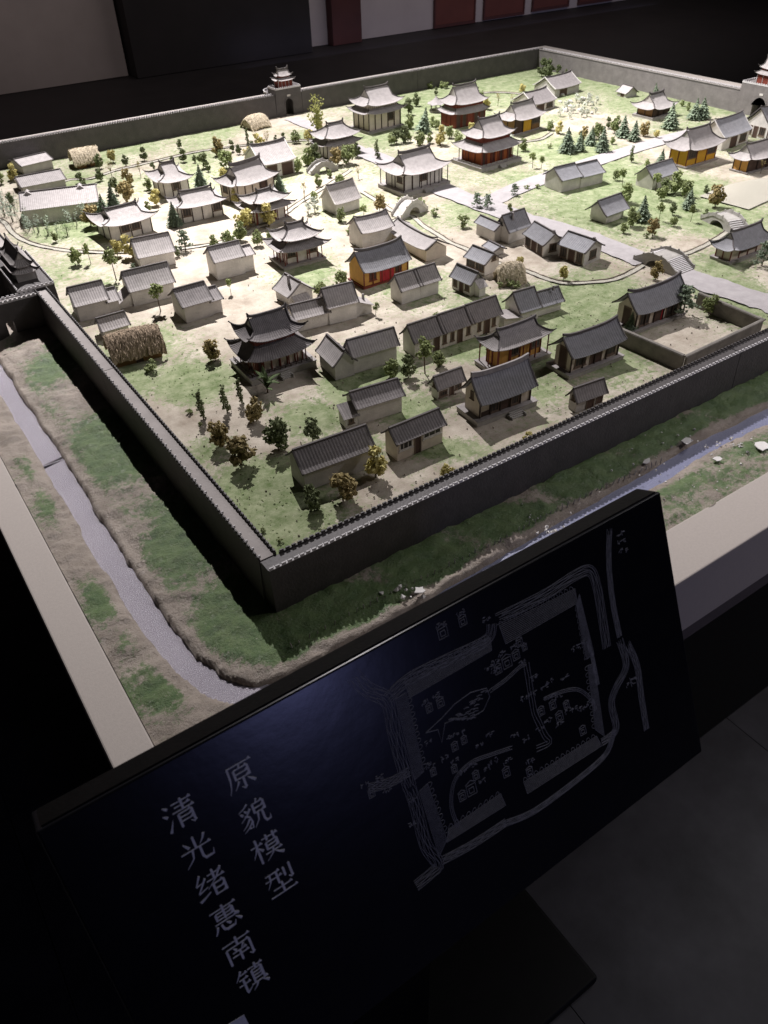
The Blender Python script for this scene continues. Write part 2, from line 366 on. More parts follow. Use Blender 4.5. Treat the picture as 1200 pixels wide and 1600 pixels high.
# ------------------------------------------------------------------ buildings: parts
PITCH = .0052
def ribbed(mb, fn, length, nt, th=.0012, amp=.0007):
    n = max(6, int(length / PITCH)) * 2
    P = []
    for i in range(n + 1):
        row = []
        for j in range(nt + 1):
            p = fn(i / n, j / nt); row.append((p[0], p[1], p[2] + (amp if i % 2 else 0)))
        P.append(row)
    mb.sheet(P, th)
class Roof: pass
def gable_roof(parent, x0, x1, y0, y1, he, hr, m='roof', oe=.006, og=.004, pw=1.2, ridge='ridge', lift=0., verge='ridge', rh=.003, plain_back=False):
    d2 = (y1 - y0) / 2; yc = (y0 + y1) / 2; t0 = oe / (d2 + oe)
    ze = (he - hr * t0**pw) / (1 - t0**pw)
    zf = lambda t: ze + (hr - ze) * t**pw
    xa, xb = x0 - og, x1 + og
    lf = lambda s: lift * abs(2*s - 1)**3
    mb = MB()
    ribbed(mb, lambda s, t: (xa + (xb-xa)*s, y0 - oe + (d2 + oe)*t, zf(t) + lf(s)), xb - xa, 5)
    ribbed(mb, lambda s, t: (xb + (xa-xb)*s, y1 + oe - (d2 + oe)*t, zf(t) + lf(s)), xb - xa, 5)
    r = mb.build('roof', MATS[m], parent)
    mr = MB(); pts = [(xa + (xb-xa)*s, yc, hr + rh*.5 + lf(s) + lift*.4*abs(2*s-1)**6) for s in [k/8 for k in range(9)]]
    P = [[(x, yc - .0018, z) for (x, _, z) in pts], [(x, yc + .0018, z) for (x, _, z) in pts]]
    mr.sheet([[ (p[0], p[1], p[2]+rh*.5) for p in row] for row in P], rh); mr.build('ridge', MATS[ridge], r)
    for x in (xa, xb):
        pts = [(yc - (d2+oe)*(1-k/6), zf(k/6) + .0015 + lift) for k in range(7)]; pts += [(2*yc - y, z) for y, z in pts[:-1]][::-1]
        MB().sheet([[(x-.0014, y, z) for y, z in pts], [(x+.0014, y, z) for y, z in pts]], .0035).build('verge', MATS[verge], r)
    o = Roof(); o.zf = zf; o.t = lambda y: (min(y - y0, y1 - y) + oe) / (d2 + oe); o.obj = r
    return o
def gable_wall(parent, x0, x1, y0, y1, he, hr, m, oe=.006, pw=1.2, z0=0):
    d2 = (y1-y0)/2; t0 = oe/(d2+oe); ze = (he - hr*t0**pw)/(1-t0**pw)
    poly = [(y0, z0)] + [(y0 + d2*k/4, ze + (hr-ze)*((d2*k/4+oe)/(d2+oe))**pw - .0016) for k in range(5)]
    poly += [(y1 - (p[0]-y0), p[1]) for p in poly[1:-1]][::-1] + [(y1, z0)]
    return MB().prism(poly, 'x', x0, x1).build('wall', MATS[m], parent)
def opening(parent, kind, a0, a1, z0, z1, face='f', y=0., m=None, proud=.0012, bars=2):
    """a window or door on the facade (face f: y=const looking -y; l: x=const looking -x; r: looking +x)"""
    fr = .0022
    def B(mb, u0, u1, w0, w1, p0, p1):
        if face == 'f': mb.box(u0, u1, y - p1, y - p0, w0, w1)
        elif face == 'l': mb.box(y - p1, y - p0, u0, u1, w0, w1)
        else: mb.box(y + p0, y + p1, u0, u1, w0, w1)
    mb = MB()
    B(mb, a0, a0+fr, z0, z1, -.002, proud); B(mb, a1-fr, a1, z0, z1, -.002, proud); B(mb, a0+fr, a1-fr, z1-fr, z1, -.002, proud)
    if kind == 'window':
        B(mb, a0+fr, a1-fr, z0, z0+fr, -.002, proud)
        B(mb, a0-.0015, a1+.0015, z0-.0015, z0, -.001, proud+.001)
        for k in range(1, bars + 1):
            u = a0 + (a1-a0)*k/(bars+1); B(mb, u-.0005, u+.0005, z0+fr, z1-fr, -.001, proud*.6)
    o = mb.build(kind, MATS[m or 'lattice'], parent)
    mp = MB(); B(mp, a0+fr*.8, a1-fr*.8, z0 + (fr*.8 if kind == 'window' else 0), z1-fr*.8, -.001, .0004)
    mp.build('pane' if kind == 'window' else 'leaf', MATS['pane' if kind == 'window' else 'door'], o)
    return o
LAND = []
def frame_of(A, B, P, ve, vr, ov=0.):
    a, b, p = at(*A), at(*B), at(*P); x = (b - a)[:2]; wd = np.linalg.norm(x); x = x / wd; yv = np.array([-x[1], x[0]])
    d = max(.02, float((p - a)[:2] @ yv))
    e_ = a[:2] - yv * ov; he = max(.008, hz((e_[0], e_[1], 0), ve)); mid = a[:2] + yv * d / 2; hr = hz((mid[0], mid[1], 0), vr)
    return a, math.atan2(x[1], x[0]), wd, d, he, max(hr, he + .006)
def start(name, label, cat, A, B, P, ve, vr, group=None, lm=None, ov=0.):
    a, rz, wd, d, he, hr = frame_of(A, B, P, ve, vr, ov)
    t = empty(name, (a[0], a[1], 0), rz, label, cat, group)
    c, s = math.cos(rz), math.sin(rz); cx = a[0] + c*wd/2 - s*d/2; cy = a[1] + s*wd/2 + c*d/2
    LAND.append((lm or None, cx, cy, wd, d))
    return t, wd, d, he, hr
def chimney(parent, x, y, z0, z1, s=.006):
    r = MB().frustum((x-s/2, x+s/2, y-s/2, y+s/2), (x-s*.4, x+s*.4, y-s*.4, y+s*.4), z0, z1).build('chimney', MATS['roof_dark'], parent)
def segment(t, x0, x1, y0, y1, he, hr, wm='white', rm='roof', **k):
    gable_wall(t, x0, x1, y0, y1, he, hr, wm, oe=k.get('oe', .006), pw=k.get('pw', 1.2)); return gable_roof(t, x0, x1, y0, y1, he, hr, rm, **k)
def leanto(t, x0, x1, y0, y1, h0, h1, slope, wm='white', rm='roof', o=.004):
    """single pitch: slope 'l' falls to -x, 'r' to +x, 'f' to -y"""
    if slope in 'lr':
        za, zb = (h0, h1) if slope == 'l' else (h1, h0)
        MB().prism([(x0, 0), (x1, 0), (x1, zb-.0016), (x0, za-.0016)], 'y', y0, y1).build('annex_wall', MATS[wm], t)
        g = (zb-za)/(x1-x0); xa, xb = (x0-o, x1-.0005) if slope == 'l' else (x0+.0005, x1+o)
        mb = MB(); ribbed(mb, lambda s, q: (xa+(xb-xa)*q, y0-o + (y1-y0+2*o)*s, za + g*(xa+(xb-xa)*q-x0)), y1-y0, 2)
    else:
        MB().prism([(y0, 0), (y1, 0), (y1, h1-.0016), (y0, h0-.0016)], 'x', x0, x1).build('annex_wall', MATS[wm], t)
        g = (h1-h0)/(y1-y0); ya = y0-o
        mb = MB(); ribbed(mb, lambda s, q: (x0-o+(x1-x0+2*o)*s, ya+(y1-.0005-ya)*q, h0 + g*(ya+(y1-.0005-ya)*q-y0)), x1-x0, 2)
    mb.build('annex_roof', MATS[rm], t)
def openings(t, spec, w, d, he):
    for s in spec:
        kind, face, a0, a1, z0, z1 = s[:6]; m = s[6] if len(s) > 6 else None
        L = w if face == 'f' else d
        if face == 'f': opening(t, kind, a0*L, a1*L, z0*he, z1*he, 'f', 0., m)
        elif face == 'l': opening(t, kind, a0*L, a1*L, z0*he, z1*he, 'l', 0., m)
        else: opening(t, kind, a0*L, a1*L, z0*he, z1*he, 'r', w, m)
def house(label, A, B, P, ve, vr, wm='white', rm='roof', op=(), lm=None, name='house', cat='house', group='plain houses in the model town', **k):
    oe_ = k.get('oe', .006); pw_ = k.get('pw', 1.2)
    t, w, d, ze_, hr = start(name, label, cat, A, B, P, ve, vr, group, lm, oe_)
    he = ze_ + (hr - ze_) * (oe_/(d/2+oe_))**pw_
    segs = k.pop('segs', None); plat = k.pop('plat', None); base = k.pop('base', None); posts = k.pop('posts', None)
    if segs:
        for (f0, f1, eh, rh, q) in segs:
            segment(t, f0*w + (.0006 if f0 > 0 else 0), f1*w, 0 if q == 1 else (1-q)*d*.5, d if q == 1 else d*(1+q)*.5, he*eh, he*eh + (hr-he)*rh, wm, rm, **k)
    else: segment(t, 0, w, 0, d, he, hr, wm, rm, **k)
    if plat: platform(t, w, d, plat[0], plat[1], 'stone', plat[2] if len(plat) > 2 else None)
    if posts: columns(t, [(w*i/posts[0], -.0012) for i in range(posts[0]+1)], he - .0042, posts[1], .0016)
    openings(t, op, w, d, he)
    return t, w, d, he, hr
def platform(t, w, d, o, h, m='stone', steps=None):
    MB().box(-o, w+o, -o, d+o, -.002, h-.0012).build('platform', MATS[m], t)
    MB().box(-o-.0012, w+o+.0012, -o-.0012, d+o+.0012, h-.0011, h+.0006).build('platform_edge', MATS['ridge_light'], t)
    if steps:
        f0, f1 = steps; mb = MB(); n = 4
        for i in range(n): mb.box(f0*w, f1*w, -o-.0012-.003*(n-i), -o-.0012-.003*(n-i-1), -.002, h*(i+1)/(n+1))
        mb.box(f0*w-.002, f0*w, -o-.0155, -o-.001, -.002, h*.5); mb.box(f1*w, f1*w+.002, -o-.0155, -o-.001, -.002, h*.5)
        mb.build('steps', MATS['stone'], t)
def columns(t, pts, h, m='post_dark', r=.0015, z0=0.):
    me = MB().tube([(0, 0, z0), (0, 0, h)], r, 6).mesh('column', MATS[m])
    for x, y in pts:
        o = link('column', me, t); o.location = (x, y, 0)
def hip_roof(t, x0, x1, y0, y1, ze, zr, m='roof', o=.010, up=.008, tm=.55, pw=1.35, gin=None, ridge='ridge', name='roof', orn=True, gmat='grey_wall', rh=.005, tip=1.):
    d2 = (y1-y0)/2; yc = (y0+y1)/2; xa, xb, ya = x0-o, x1+o, y0-o
    D = d2 + o; gx = gin if gin is not None else D*tm*.95 - o
    ga, gb = x0+gx, x1-gx
    z = lambda t: ze + (zr-ze)*t**pw
    cl = lambda q: min(q/tm, 1.)
    xl = lambda q: xa + (ga-xa)*cl(q); xr = lambda q: xb + (gb-xb)*cl(q)
    U = lambda s, q: up*abs(2*s-1)**3.2*(max(0, 1-q/tm))**1.6
    # top part rises a little out of the lower skirt, as a hip-and-gable roof does
    mb = MB()
    ribbed(mb, lambda s, q: (xl(q)+(xr(q)-xl(q))*s, ya+D*q, z(q)+U(s, q)), xb-xa, 8)
    ribbed(mb, lambda s, q: (xr(q)+(xl(q)-xr(q))*s, y1+o-D*q, z(q)+U(s, q)), xb-xa, 8)
    yl = lambda q: ya + D*q*tm; yr = lambda q: y1+o - D*q*tm
    ribbed(mb, lambda s, q: (xl(q*tm), yr(q)+(yl(q)-yr(q))*s, z(q*tm)+U(s, q*tm)), 2*D, 5)
    ribbed(mb, lambda s, q: (xr(q*tm), yl(q)+(yr(q)-yl(q))*s, z(q*tm)+U(s, q*tm)), 2*D, 5)
    r = mb.build(name, MATS[m], t)
    if tm < .97:
        for x in (ga+.0012, gb-.0032):
            k = 5; P = [(ya + D*(tm+(1-tm)*i/k), z(tm+(1-tm)*i/k)-.0005) for i in range(k+1)]
            P2 = P + [(y1+o-(p[0]-ya), p[1]) for p in P[:-1]][::-1]; MB().prism(P2, 'x', x, x+.002).build('gable', MATS[gmat], r)
    for sx in (0, 1):
        for sy in (0, 1):
            pts = []
            X = xl if sx == 0 else xr
            ex = -1 if sx == 0 else 1; ey = -1 if sy == 0 else 1
            pts.append((X(0)+ex*.003*tip, (ya if sy == 0 else y1+o)+ey*.003*tip, z(0)+up+.0045*tip))
            for i in range(8):
                q = tm*i/7; pts.append((X(q), (ya+D*q) if sy == 0 else (y1+o-D*q), z(q)+U(1., q)+.0016))
            MB().tube(pts, .0012, 5, .0018).build('hip_ridge', MATS[ridge], r)
            if tm < .97:
                MB().tube([(X(tm), (ya+D*q) if sy == 0 else (y1+o-D*q), z(q)+.0016) for q in [tm+(1-tm)*i/4 for i in range(5)]], .0017, 5).build('verge', MATS[ridge], r)
    if gb - ga > .004:
        mr = MB(); n = 8
        pts = [(ga-.002+(gb-ga+.004)*i/n, zr + .0035*abs(2*i/n-1)**4) for i in range(n+1)]
        mr.sheet([[(x, yc-.0017, zz+rh) for x, zz in pts], [(x, yc+.0017, zz+rh) for x, zz in pts]], rh)
        if orn:
            for x, sg in ((ga, -1), (gb, 1)):
                mr.prism([(x-sg*.004, zr+rh), (x+sg*.001, zr+rh), (x+sg*.003, zr+rh+.006), (x+sg*.001, zr+rh+.0075), (x-sg*.002, zr+rh+.004)], 'y', yc-.0016, yc+.0016)
        mr.build('ridge', MATS[ridge], r)
    else:
        MB().tube([(x0/2+x1/2, yc, zr-.002), (x0/2+x1/2, yc, zr+.003), (x0/2+x1/2, yc, zr+.009)], .0025, 6, .0006).build('finial', MATS[ridge], r)
    return r
def skirt_roof(t, x0, x1, y0, y1, z0, z1, o, i, m='roof', up=.006, ridge='ridge', name='lower_roof', pw=1.2):
    D = o + i
    U = lambda s, q: up*abs(2*s-1)**3.2*(1-q)**1.6
    z = lambda q: z0 + (z1-z0)*q**pw
    mb = MB(); X0 = lambda q: x0-o+D*q; X1 = lambda q: x1+o-D*q; Y0 = lambda q: y0-o+D*q; Y1 = lambda q: y1+o-D*q
    ribbed(mb, lambda s, q: (X0(q)+(X1(q)-X0(q))*s, Y0(q), z(q)+U(s, q)), x1-x0+2*o, 5)
    ribbed(mb, lambda s, q: (X1(q)+(X0(q)-X1(q))*s, Y1(q), z(q)+U(s, q)), x1-x0+2*o, 5)
    ribbed(mb, lambda s, q: (X0(q), Y1(q)+(Y0(q)-Y1(q))*s, z(q)+U(s, q)), y1-y0+2*o, 5)
    ribbed(mb, lambda s, q: (X1(q), Y0(q)+(Y1(q)-Y0(q))*s, z(q)+U(s, q)), y1-y0+2*o, 5)
    r = mb.build(name, MATS[m], t)
    for sx, X in ((-1, X0), (1, X1)):
        for sy, Yf in ((-1, Y0), (1, Y1)):
            MB().tube([(X(0)+sx*.003, Yf(0)+sy*.003, z(0)+up+.0045)] + [(X(q), Yf(q), z(q)+U(1, q)+.0016) for q in [k/6 for k in range(7)]], .0012, 5, .0017).build('hip_ridge', MATS[ridge], r)
    return r
def bays(t, w, d, z0, z1, n, m_post, fill, side=2, r=.0015, lat='lattice'):
    """posts round the hall; fill: string per front bay: w window, d door, p plain panel, y yellow door, o open dark"""
    pts = [(w*i/n, -.0008) for i in range(n+1)] + [(-.0008, d*i/side) for i in range(1, side+1)] + [(w+.0008, d*i/side) for i in range(1, side+1)]
    columns(t, pts, z1, m_post, r, z0)
    h = z1 - z0
    MB().box(-.0015, w+.0015, -.0015, d+.0015, z1-.0035, z1-.001).build('beam', MATS[m_post], t)
    for i, c in enumerate(fill):
        a0, a1 = w*i/n + r*1.2, w*(i+1)/n - r*1.2
        if c == 'w': opening(t, 'window', a0+.001, a1-.001, z0+h*.36, z0+h*.86, 'f', 0., lat)
        elif c == 'd': opening(t, 'door', a0+.0008, a1-.0008, z0+.0005, z0+h*.88, 'f', 0., m_post)
        elif c in 'yc':
            MB().box(a0, a1, -.0010, .0005, z0+.0005, z0+h*.88).build('door', MATS['yellow' if c == 'y' else 'crimson'], t)
        elif c == 'o':
            MB().box(a0, a1, -.0006, .0005, z0+.0005, z0+h*.9).build('doorway', MATS['pane'], t)
        elif c == 'l':
            mb = MB()
            for k in range(4): x = a0 + (a1-a0)*(k+.5)/4; mb.box(x-.0006, x+.0006, -.0012, .0003, z0+.002, z0+h*.86)
            mb.box(a0, a1, -.0014, .0003, z0+h*.4, z0+h*.44); mb.build('lattice_panel', MATS[lat], t)
def hall(label, A, B, P, ve, vr, wm='beige', n=5, fill='wpdpw', post='post_dark', rm='roof', o=.010, up=.008, plat=None, lm=None, name='hall', cat='hall',
         tm=.55, gallery=0., group=None, gmat='grey_wall', ridge='ridge', side=2, sidefill='', **k):
    t, w, d, ze_, hr = start(name, label, cat, A, B, P, ve, vr, group, lm, o + gallery)
    ph = plat[1] if plat else 0.
    og_ = o + gallery; he = ze_ + (hr - ze_) * (o/(d/2+og_) * .9)**1.35; 
    MB().box(0, w, 0, d, 0 if not plat else ph, ze_ + (hr - ze_) * (og_/(d/2+og_))**1.35 - .0012).build('wall', MATS[wm], t)
    bays(t, w, d, ph, he, n, post, fill, side)
    for i, c in enumerate(sidefill):
        a0, a1 = d*i/side, d*(i+1)/side
        if c == 'w': opening(t, 'window', a0+(a1-a0)*.2, a1-(a1-a0)*.2, ph+(he-ph)*.4, ph+(he-ph)*.8, 'l', 0.)
    if gallery:
        g = gallery
        columns(t, [(-g+(w+2*g)*i/n, -g) for i in range(n+1)] + [(-g, d*.5), (w+g, d*.5), (-g, d+g), (w+g, d+g)], he, post, .0013, ph)
    hip_roof(t, 0, w, 0, d, ze_, hr, rm, o + gallery, up, tm, gmat=gmat, ridge=ridge, **k)
    if plat: platform(t, w, d, plat[0]+gallery, ph, 'stone', plat[2] if len(plat) > 2 else None)
    return t, w, d, he, hr
def two_tier(label, A, B, P, vl, vu, vr, wm='beige', n=5, fill='ppdpp', post='post_dark', rm='roof', o=.013, up=.009, inset=.007, plat=None, lm=None, name='temple', cat='temple',
             gallery=0., tm=.55, upper_m=None, group=None, rail=None, ridge='ridge', side=3):
    t, w, d, he, hr = start(name, label, cat, A, B, P, vl, vr, group, lm, o + gallery)
    a = at(*A); ph = plat[1] if plat else 0.
    i = min(inset, w*.2, d*.25); rz_ = t.rotation_euler[2]; of_ = i - o - .003; zl_ = he
    zu = max(hz((a[0] - math.sin(rz_)*of_ + math.cos(rz_)*i, a[1] + math.cos(rz_)*of_ + math.sin(rz_)*i, 0), vu), he + .012); hr = max(hr, zu + .012)
    zs = zl_ + (zu-zl_)*.62; he = zl_ + (zs-zl_)*((o+gallery)/(o+gallery+i))**1.2 - .001; hg_ = zl_ + (zs-zl_)*(o/(o+gallery+i))**1.2 - .0005
    MB().box(0, w, 0, d, ph, he).build('wall', MATS[wm], t)
    bays(t, w, d, ph, he, n, post, fill, side)
    skirt_roof(t, 0, w, 0, d, zl_, zs, o+gallery, i, rm, up*.8, ridge)
    MB().box(i, w-i, i, d-i, he-.002, zu+(hr-zu)*((o+.003)/(d/2-i+o+.003))**1.35-.001).build('upper_wall', MATS[upper_m or wm], t)
    mb = MB(); nn = 3*n
    for k in range(nn+1):
        x = i + (w-2*i)*k/nn; mb.box(x-.0007, x+.0007, i-.0012, i+.0005, zs-.001, zu)
    for k in range(9):
        y = i + (d-2*i)*k/8; mb.box(i-.0012, i+.0005, y-.0007, y+.0007, zs-.001, zu)
    mb.build('upper_lattice', MATS[post], t)
    hip_roof(t, i, w-i, i, d-i, zu, hr, rm, o+.003, up, tm, name='upper_roof', ridge=ridge)
    if gallery:
        g = gallery
        columns(t, [(-g+(w+2*g)*k/n, -g) for k in range(n+1)] + [(-g, d*k/side) for k in range(1, side+1)] + [(w+g, d*k/side) for k in range(1, side+1)], hg_, post, .0013, ph)
    if plat: platform(t, w, d, plat[0]+gallery, ph, 'stone', plat[2] if len(plat) > 2 else None)
    if rail:
        g = gallery + plat[0]*.6; mb = MB()
        for (p, q) in (((-g, -g), (w+g, -g)), ((-g, -g), (-g, d+g))):
            mb.tube([(*p, ph+.006), (*q, ph+.006)], .0008, 4); mb.tube([(*p, ph+.003), (*q, ph+.003)], .0005, 4)
            for k in range(12): f = k/11; mb.tube([(p[0]+(q[0]-p[0])*f, p[1]+(q[1]-p[1])*f, ph), (p[0]+(q[0]-p[0])*f, p[1]+(q[1]-p[1])*f, ph+.007)], .0008, 4)
        mb.build('railing', MATS[rail], t)
    return t, w, d, he, hr
def thatch_hut(label, A, B, P, ve, vr, m='thatch', wm='brown_wall', lm=None, rnd=False, seed=0, group='thatched huts'):
    t, w, d, he, hr = start('thatched_hut', label, 'hut', A, B, P, ve, vr, group, lm); rg = random.Random(seed)
    MB().box(0, w, 0, d, -.001, he+.004).build('wall', MATS[wm], t)
    opening(t, 'door', w*.42, w*.58, 0, he*.8, 'f', 0., 'post_dark')
    mb = MB(); n = 26; P = []; d2 = d/2; o = .009
    nx = 28
    def zf(q): return he - .006 + (hr-he+.006)*math.sin(q*math.pi/2)**.8
    for sg in (0, 1):
        P = []
        for i in range(nx+1):
            row = []
            for j in range(8):
                q = j/7; x = -o + (w+2*o)*i/nx; e = abs(2*i/nx-1)**4
                y = -o + (d2+o)*q; jit = (rg.random()-.5)*.005*(1-q*.5)
                zz = zf(q) - (e*(hr-he)*.45 if rnd else e*.004) + (rg.random()-.5)*.0032
                if j == 0: y += (rg.random()-.6)*.005; zz -= rg.random()*.004
                row.append((x + jit*.6, y if sg == 0 else d-y, zz))
            P.append(row)
        mb.sheet(P, .0045)
    r = mb.build('thatch_roof', MATS[m], t)
    ms = MB()
    for k in range(420):                     # loose straw ends
        x = rg.uniform(-o, w+o); q = rg.random()**1.4; sg = rg.random() < .6; y = -o+(d2+o)*q; y = y if sg else d-y
        e = abs(2*(x+o)/(w+2*o)-1)**4; z = zf(q) - (e*(hr-he)*.45 if rnd else 0) + .0005; dy = -.012 if sg else .012
        ms.add([(x, y, z+.001), (x+.0012, y, z+.001), (x+rg.uniform(-.003,.003), y+dy*rg.uniform(.4,1), z-.006*rg.uniform(.2,1))], [(0, 1, 2)])
    tag(ms.build('straw', MATS[m], t), kind='stuff')
    return t
# ------------------------------------------------------------------ town walls
def town_wall(label, p0, p1, gap=None, split=None, top='walk', inner0=0., cop=('coping', 'brick'), body='brick'):
    """p0->p1 is the outer foot line, the town lies to its left"""
    p0, p1 = np.array(p0, float), np.array(p1, float); L = np.linalg.norm(p1-p0); rz = math.atan2(*(p1-p0)[::-1])
    t = empty('town_wall', (p0[0], p0[1], 0), rz, label, 'wall', 'walls round the model town')
    cuts = [0.] + (split or []) + [L]
    H = WH - .004
    runs = []
    for a, b in zip(cuts[:-1], cuts[1:]):
        if gap and a < gap[0] < b: runs += [(a, gap[0]), (gap[1], b)]
        else: runs.append((a, b))
    for a, b in runs:
        mb = MB(); mb.prism([(-.004, -.03), (WT+.003, -.03), (WT, H), (0, H)], 'x', a+.0007, b-.0007); mb.build('wall_body', MATS[body], t)
        MB().box(a+.001, b-.001, .0022, WT-.0022, H-.001, H+.0012).build('walkway', MATS[top], t)
        a_ = a
        for (y0, y1, nm, cm) in ((-.0006, .0018, 'parapet', cop[0]), (WT-.0018, WT+.0006, 'parapet', cop[1])):
            if y0 > 0 and a_ == 0: a = inner0
            else: a = a_
            MB().box(a+.0008, b-.0008, y0, y1, H-.0015, H+.0030).build(nm, MATS['brick'], t)
            MB().box(a+.0009, b-.0009, y0-.0003, y1+.0003, H+.0028, H+.0036).build('coping', MATS[cm], t)
            mm = MB(); k = int((b-a)/.0088)
            for i in range(k):
                x = a + (b-a)*(i+.2)/k; mm.box(x, x+.0055, y0+.0002, y1-.0002, H+.0034, H+.0066)
            tag(mm.build('merlon', MATS[cm], t), kind='stuff')
        a = a_
        # crosswise drains between the parapets
        mm = MB(); k = int((b-a)/.0176)
        for i in range(k):
            x = a + (b-a)*(i+.5)/k; mm.box(x, x+.0016, .0024, .0056, H+.001, H+.0034)
        tag(mm.build('parapet_brace', MATS['coping'], t), kind='stuff')
    return t
town_wall('long dark grey town wall facing the black sign, crenellated, with a bluish sheen', (.0, .0), (TW, .0), split=[.93, 1.75], top='brick', inner0=WT+.003)  # dark walkway top paints in the inner parapet's shadow
town_wall('dark town wall along the left moat with a pale walkway on top', (.0, TL-WT-.0005), (.0, WT+.0005), gap=(TL-WT-1.26, TL-WT-1.035), cop=('brick', 'brick'), split=[TL-WT-.62])
town_wall('far dark wall at the back left of the model with a gate tower in it', (TW, TL), (.0, TL), gap=(TW-1.347, TW-1.232), split=[.7])
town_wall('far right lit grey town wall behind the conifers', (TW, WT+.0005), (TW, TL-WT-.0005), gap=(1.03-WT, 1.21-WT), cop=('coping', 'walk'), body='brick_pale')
def pavilion_roofs(t, x0, x1, y0, y1, z0, zl, zu, zr, wm='red', o=.008):
    MB().box(x0, x1, y0, y1, z0, zl+.002).build('pavilion_wall', MATS[wm], t)
    mb = MB()
    for i in range(5):
        x = x0 + (x1-x0)*i/4; mb.box(x-.0008, x+.0008, y0-.001, y0+.0005, z0, zl); mb.box(x-.0008, x+.0008, y1-.0005, y1+.001, z0, zl)
    mb.build('pavilion_posts', MATS['grey_wall'], t)
    i = .006
    skirt_roof(t, x0, x1, y0, y1, zl-.002, zl+(zu-zl)*.5, o, i, 'roof', .005)
    MB().box(x0+i, x1-i, y0+i, y1-i, zl, zu+.002).build('upper_wall', MATS[wm], t)
    hip_roof(t, x0+i, x1-i, y0+i, y1-i, zu-.002, zr, 'roof', o*.9, .006, name='upper_roof')
def gate(label, c, rz, wd, dp, h, zl, zu, zr, pm='red', lm=None, bm_='brick'):
    """gatehouse: local x along the wall, y=0 is the face that looks into the town or out of it"""
    t = empty('gate_tower', (c[0], c[1], 0), rz, label, 'gate tower', 'gate towers in the town walls')
    aw, ah = wd*.14, h*.62; n = 10
    arc = [(wd/2 + aw*math.cos(math.pi*k/n), ah-aw + aw*math.sin(math.pi*k/n)) for k in range(n+1)]
    poly = [(0, -.002), (wd/2-aw, -.002)] + arc[::-1] + [(wd/2+aw, -.002), (wd, -.002), (wd-.003, h), (.003, h)]
    MB().prism(poly, 'y', 0, dp).build('gate_block', MATS[bm_], t)
    MB().box(wd/2-aw*1.02, wd/2+aw*1.02, dp*.5, dp*.5+.002, -.001, ah).build('gate_leaf', MATS['pane'], t)
    MB().prism([(wd/2-aw*1.25, ah*.6)] + [(wd/2 + 1.25*(p[0]-wd/2), ah-aw + 1.25*(p[1]-ah+aw)) for p in arc[::-1]] + [(wd/2+aw*1.25, ah*.6), (wd/2+aw*1.02, ah*.6)] + [(wd/2+1.02*(p[0]-wd/2), ah-aw+1.02*(p[1]-ah+aw)) for p in arc] + [(wd/2-aw*1.02, ah*.6)], 'y', -.0012, .001).build('arch_ring', MATS[bm_], t)
    MB().box(wd/2-.007, wd/2+.007, -.0014, .001, ah+.007, ah+.0135).build('plaque', MATS['white'], t)
    mb = MB()
    for (x0, x1, y0, y1) in ((0.003, wd-.003, -.0008, .0012), (.003, wd-.003, dp-.0012, dp+.0008), (.0022, .0042, .0012, dp-.0012), (wd-.0042, wd-.0022, .0012, dp-.0012)):
        mb.box(x0, x1, y0, y1, h-.001, h+.003)
        L = max(x1-x0, y1-y0); k = int(L/.009)
        for i in range(k):
            f = (i+.25)/k
            if x1-x0 > y1-y0: mb.box(x0+L*f, x0+L*f+.005, y0+.0002, y1-.0002, h+.0028, h+.006)
            else: mb.box(x0+.0002, x1-.0002, y0+L*f, y0+L*f+.005, h+.0028, h+.006)
    mb.build('parapet', MATS['coping'], t)
    pavilion_roofs(t, wd*.24, wd*.76, dp*.28, dp*.8, h-.001, zl, zu, zr, pm)
    LAND.append((lm, c[0]+wd/2*math.cos(rz)-dp/2*math.sin(rz), c[1]+wd/2*math.sin(rz)+dp/2*math.cos(rz), wd, dp))
    return t
def barbican(t, wd, dp, h, depth, m='brick'):
    n = 16; po = []; pi_ = []
    for k in range(n+1):
        a = math.pi*k/n; po.append((wd/2 + (wd*.52)*math.cos(a), dp + depth*math.sin(a)**.7)); pi_.append((wd/2 + (wd*.52-.016)*math.cos(a), dp + (depth-.016)*math.sin(a)**.7))
    mb = MB(); mc = MB()
    for k in range(n):
        q = [po[k], po[k+1], pi_[k+1], pi_[k]]; mb.prism(q, 'z', -.03, h); mc.prism([po[k], po[k+1], tuple(np.array(po[k+1])*.85+np.array(pi_[k+1])*.15), tuple(np.array(po[k])*.85+np.array(pi_[k])*.15)], 'z', h-.0005, h+.006)
    mb.build('barbican_wall', MATS[m], t); mc.build('barbican_parapet', MATS['coping'], t)
g1 = gate('small two-roofed gate tower set in the middle of the far left wall', (1.232, TL-.026), 0, .115, .06, .092, .118, .132, .150, 'red', 'the far gate tower')
barbican(g1, .115, .06, .07, .075)
g2 = gate('gate tower with a dark arched gateway in the far right wall', (TW-.03, 1.21), -math.pi/2, .18, .075, .100, .132, .150, .178, 'red', 'the right-hand gate tower', 'brick_pale')
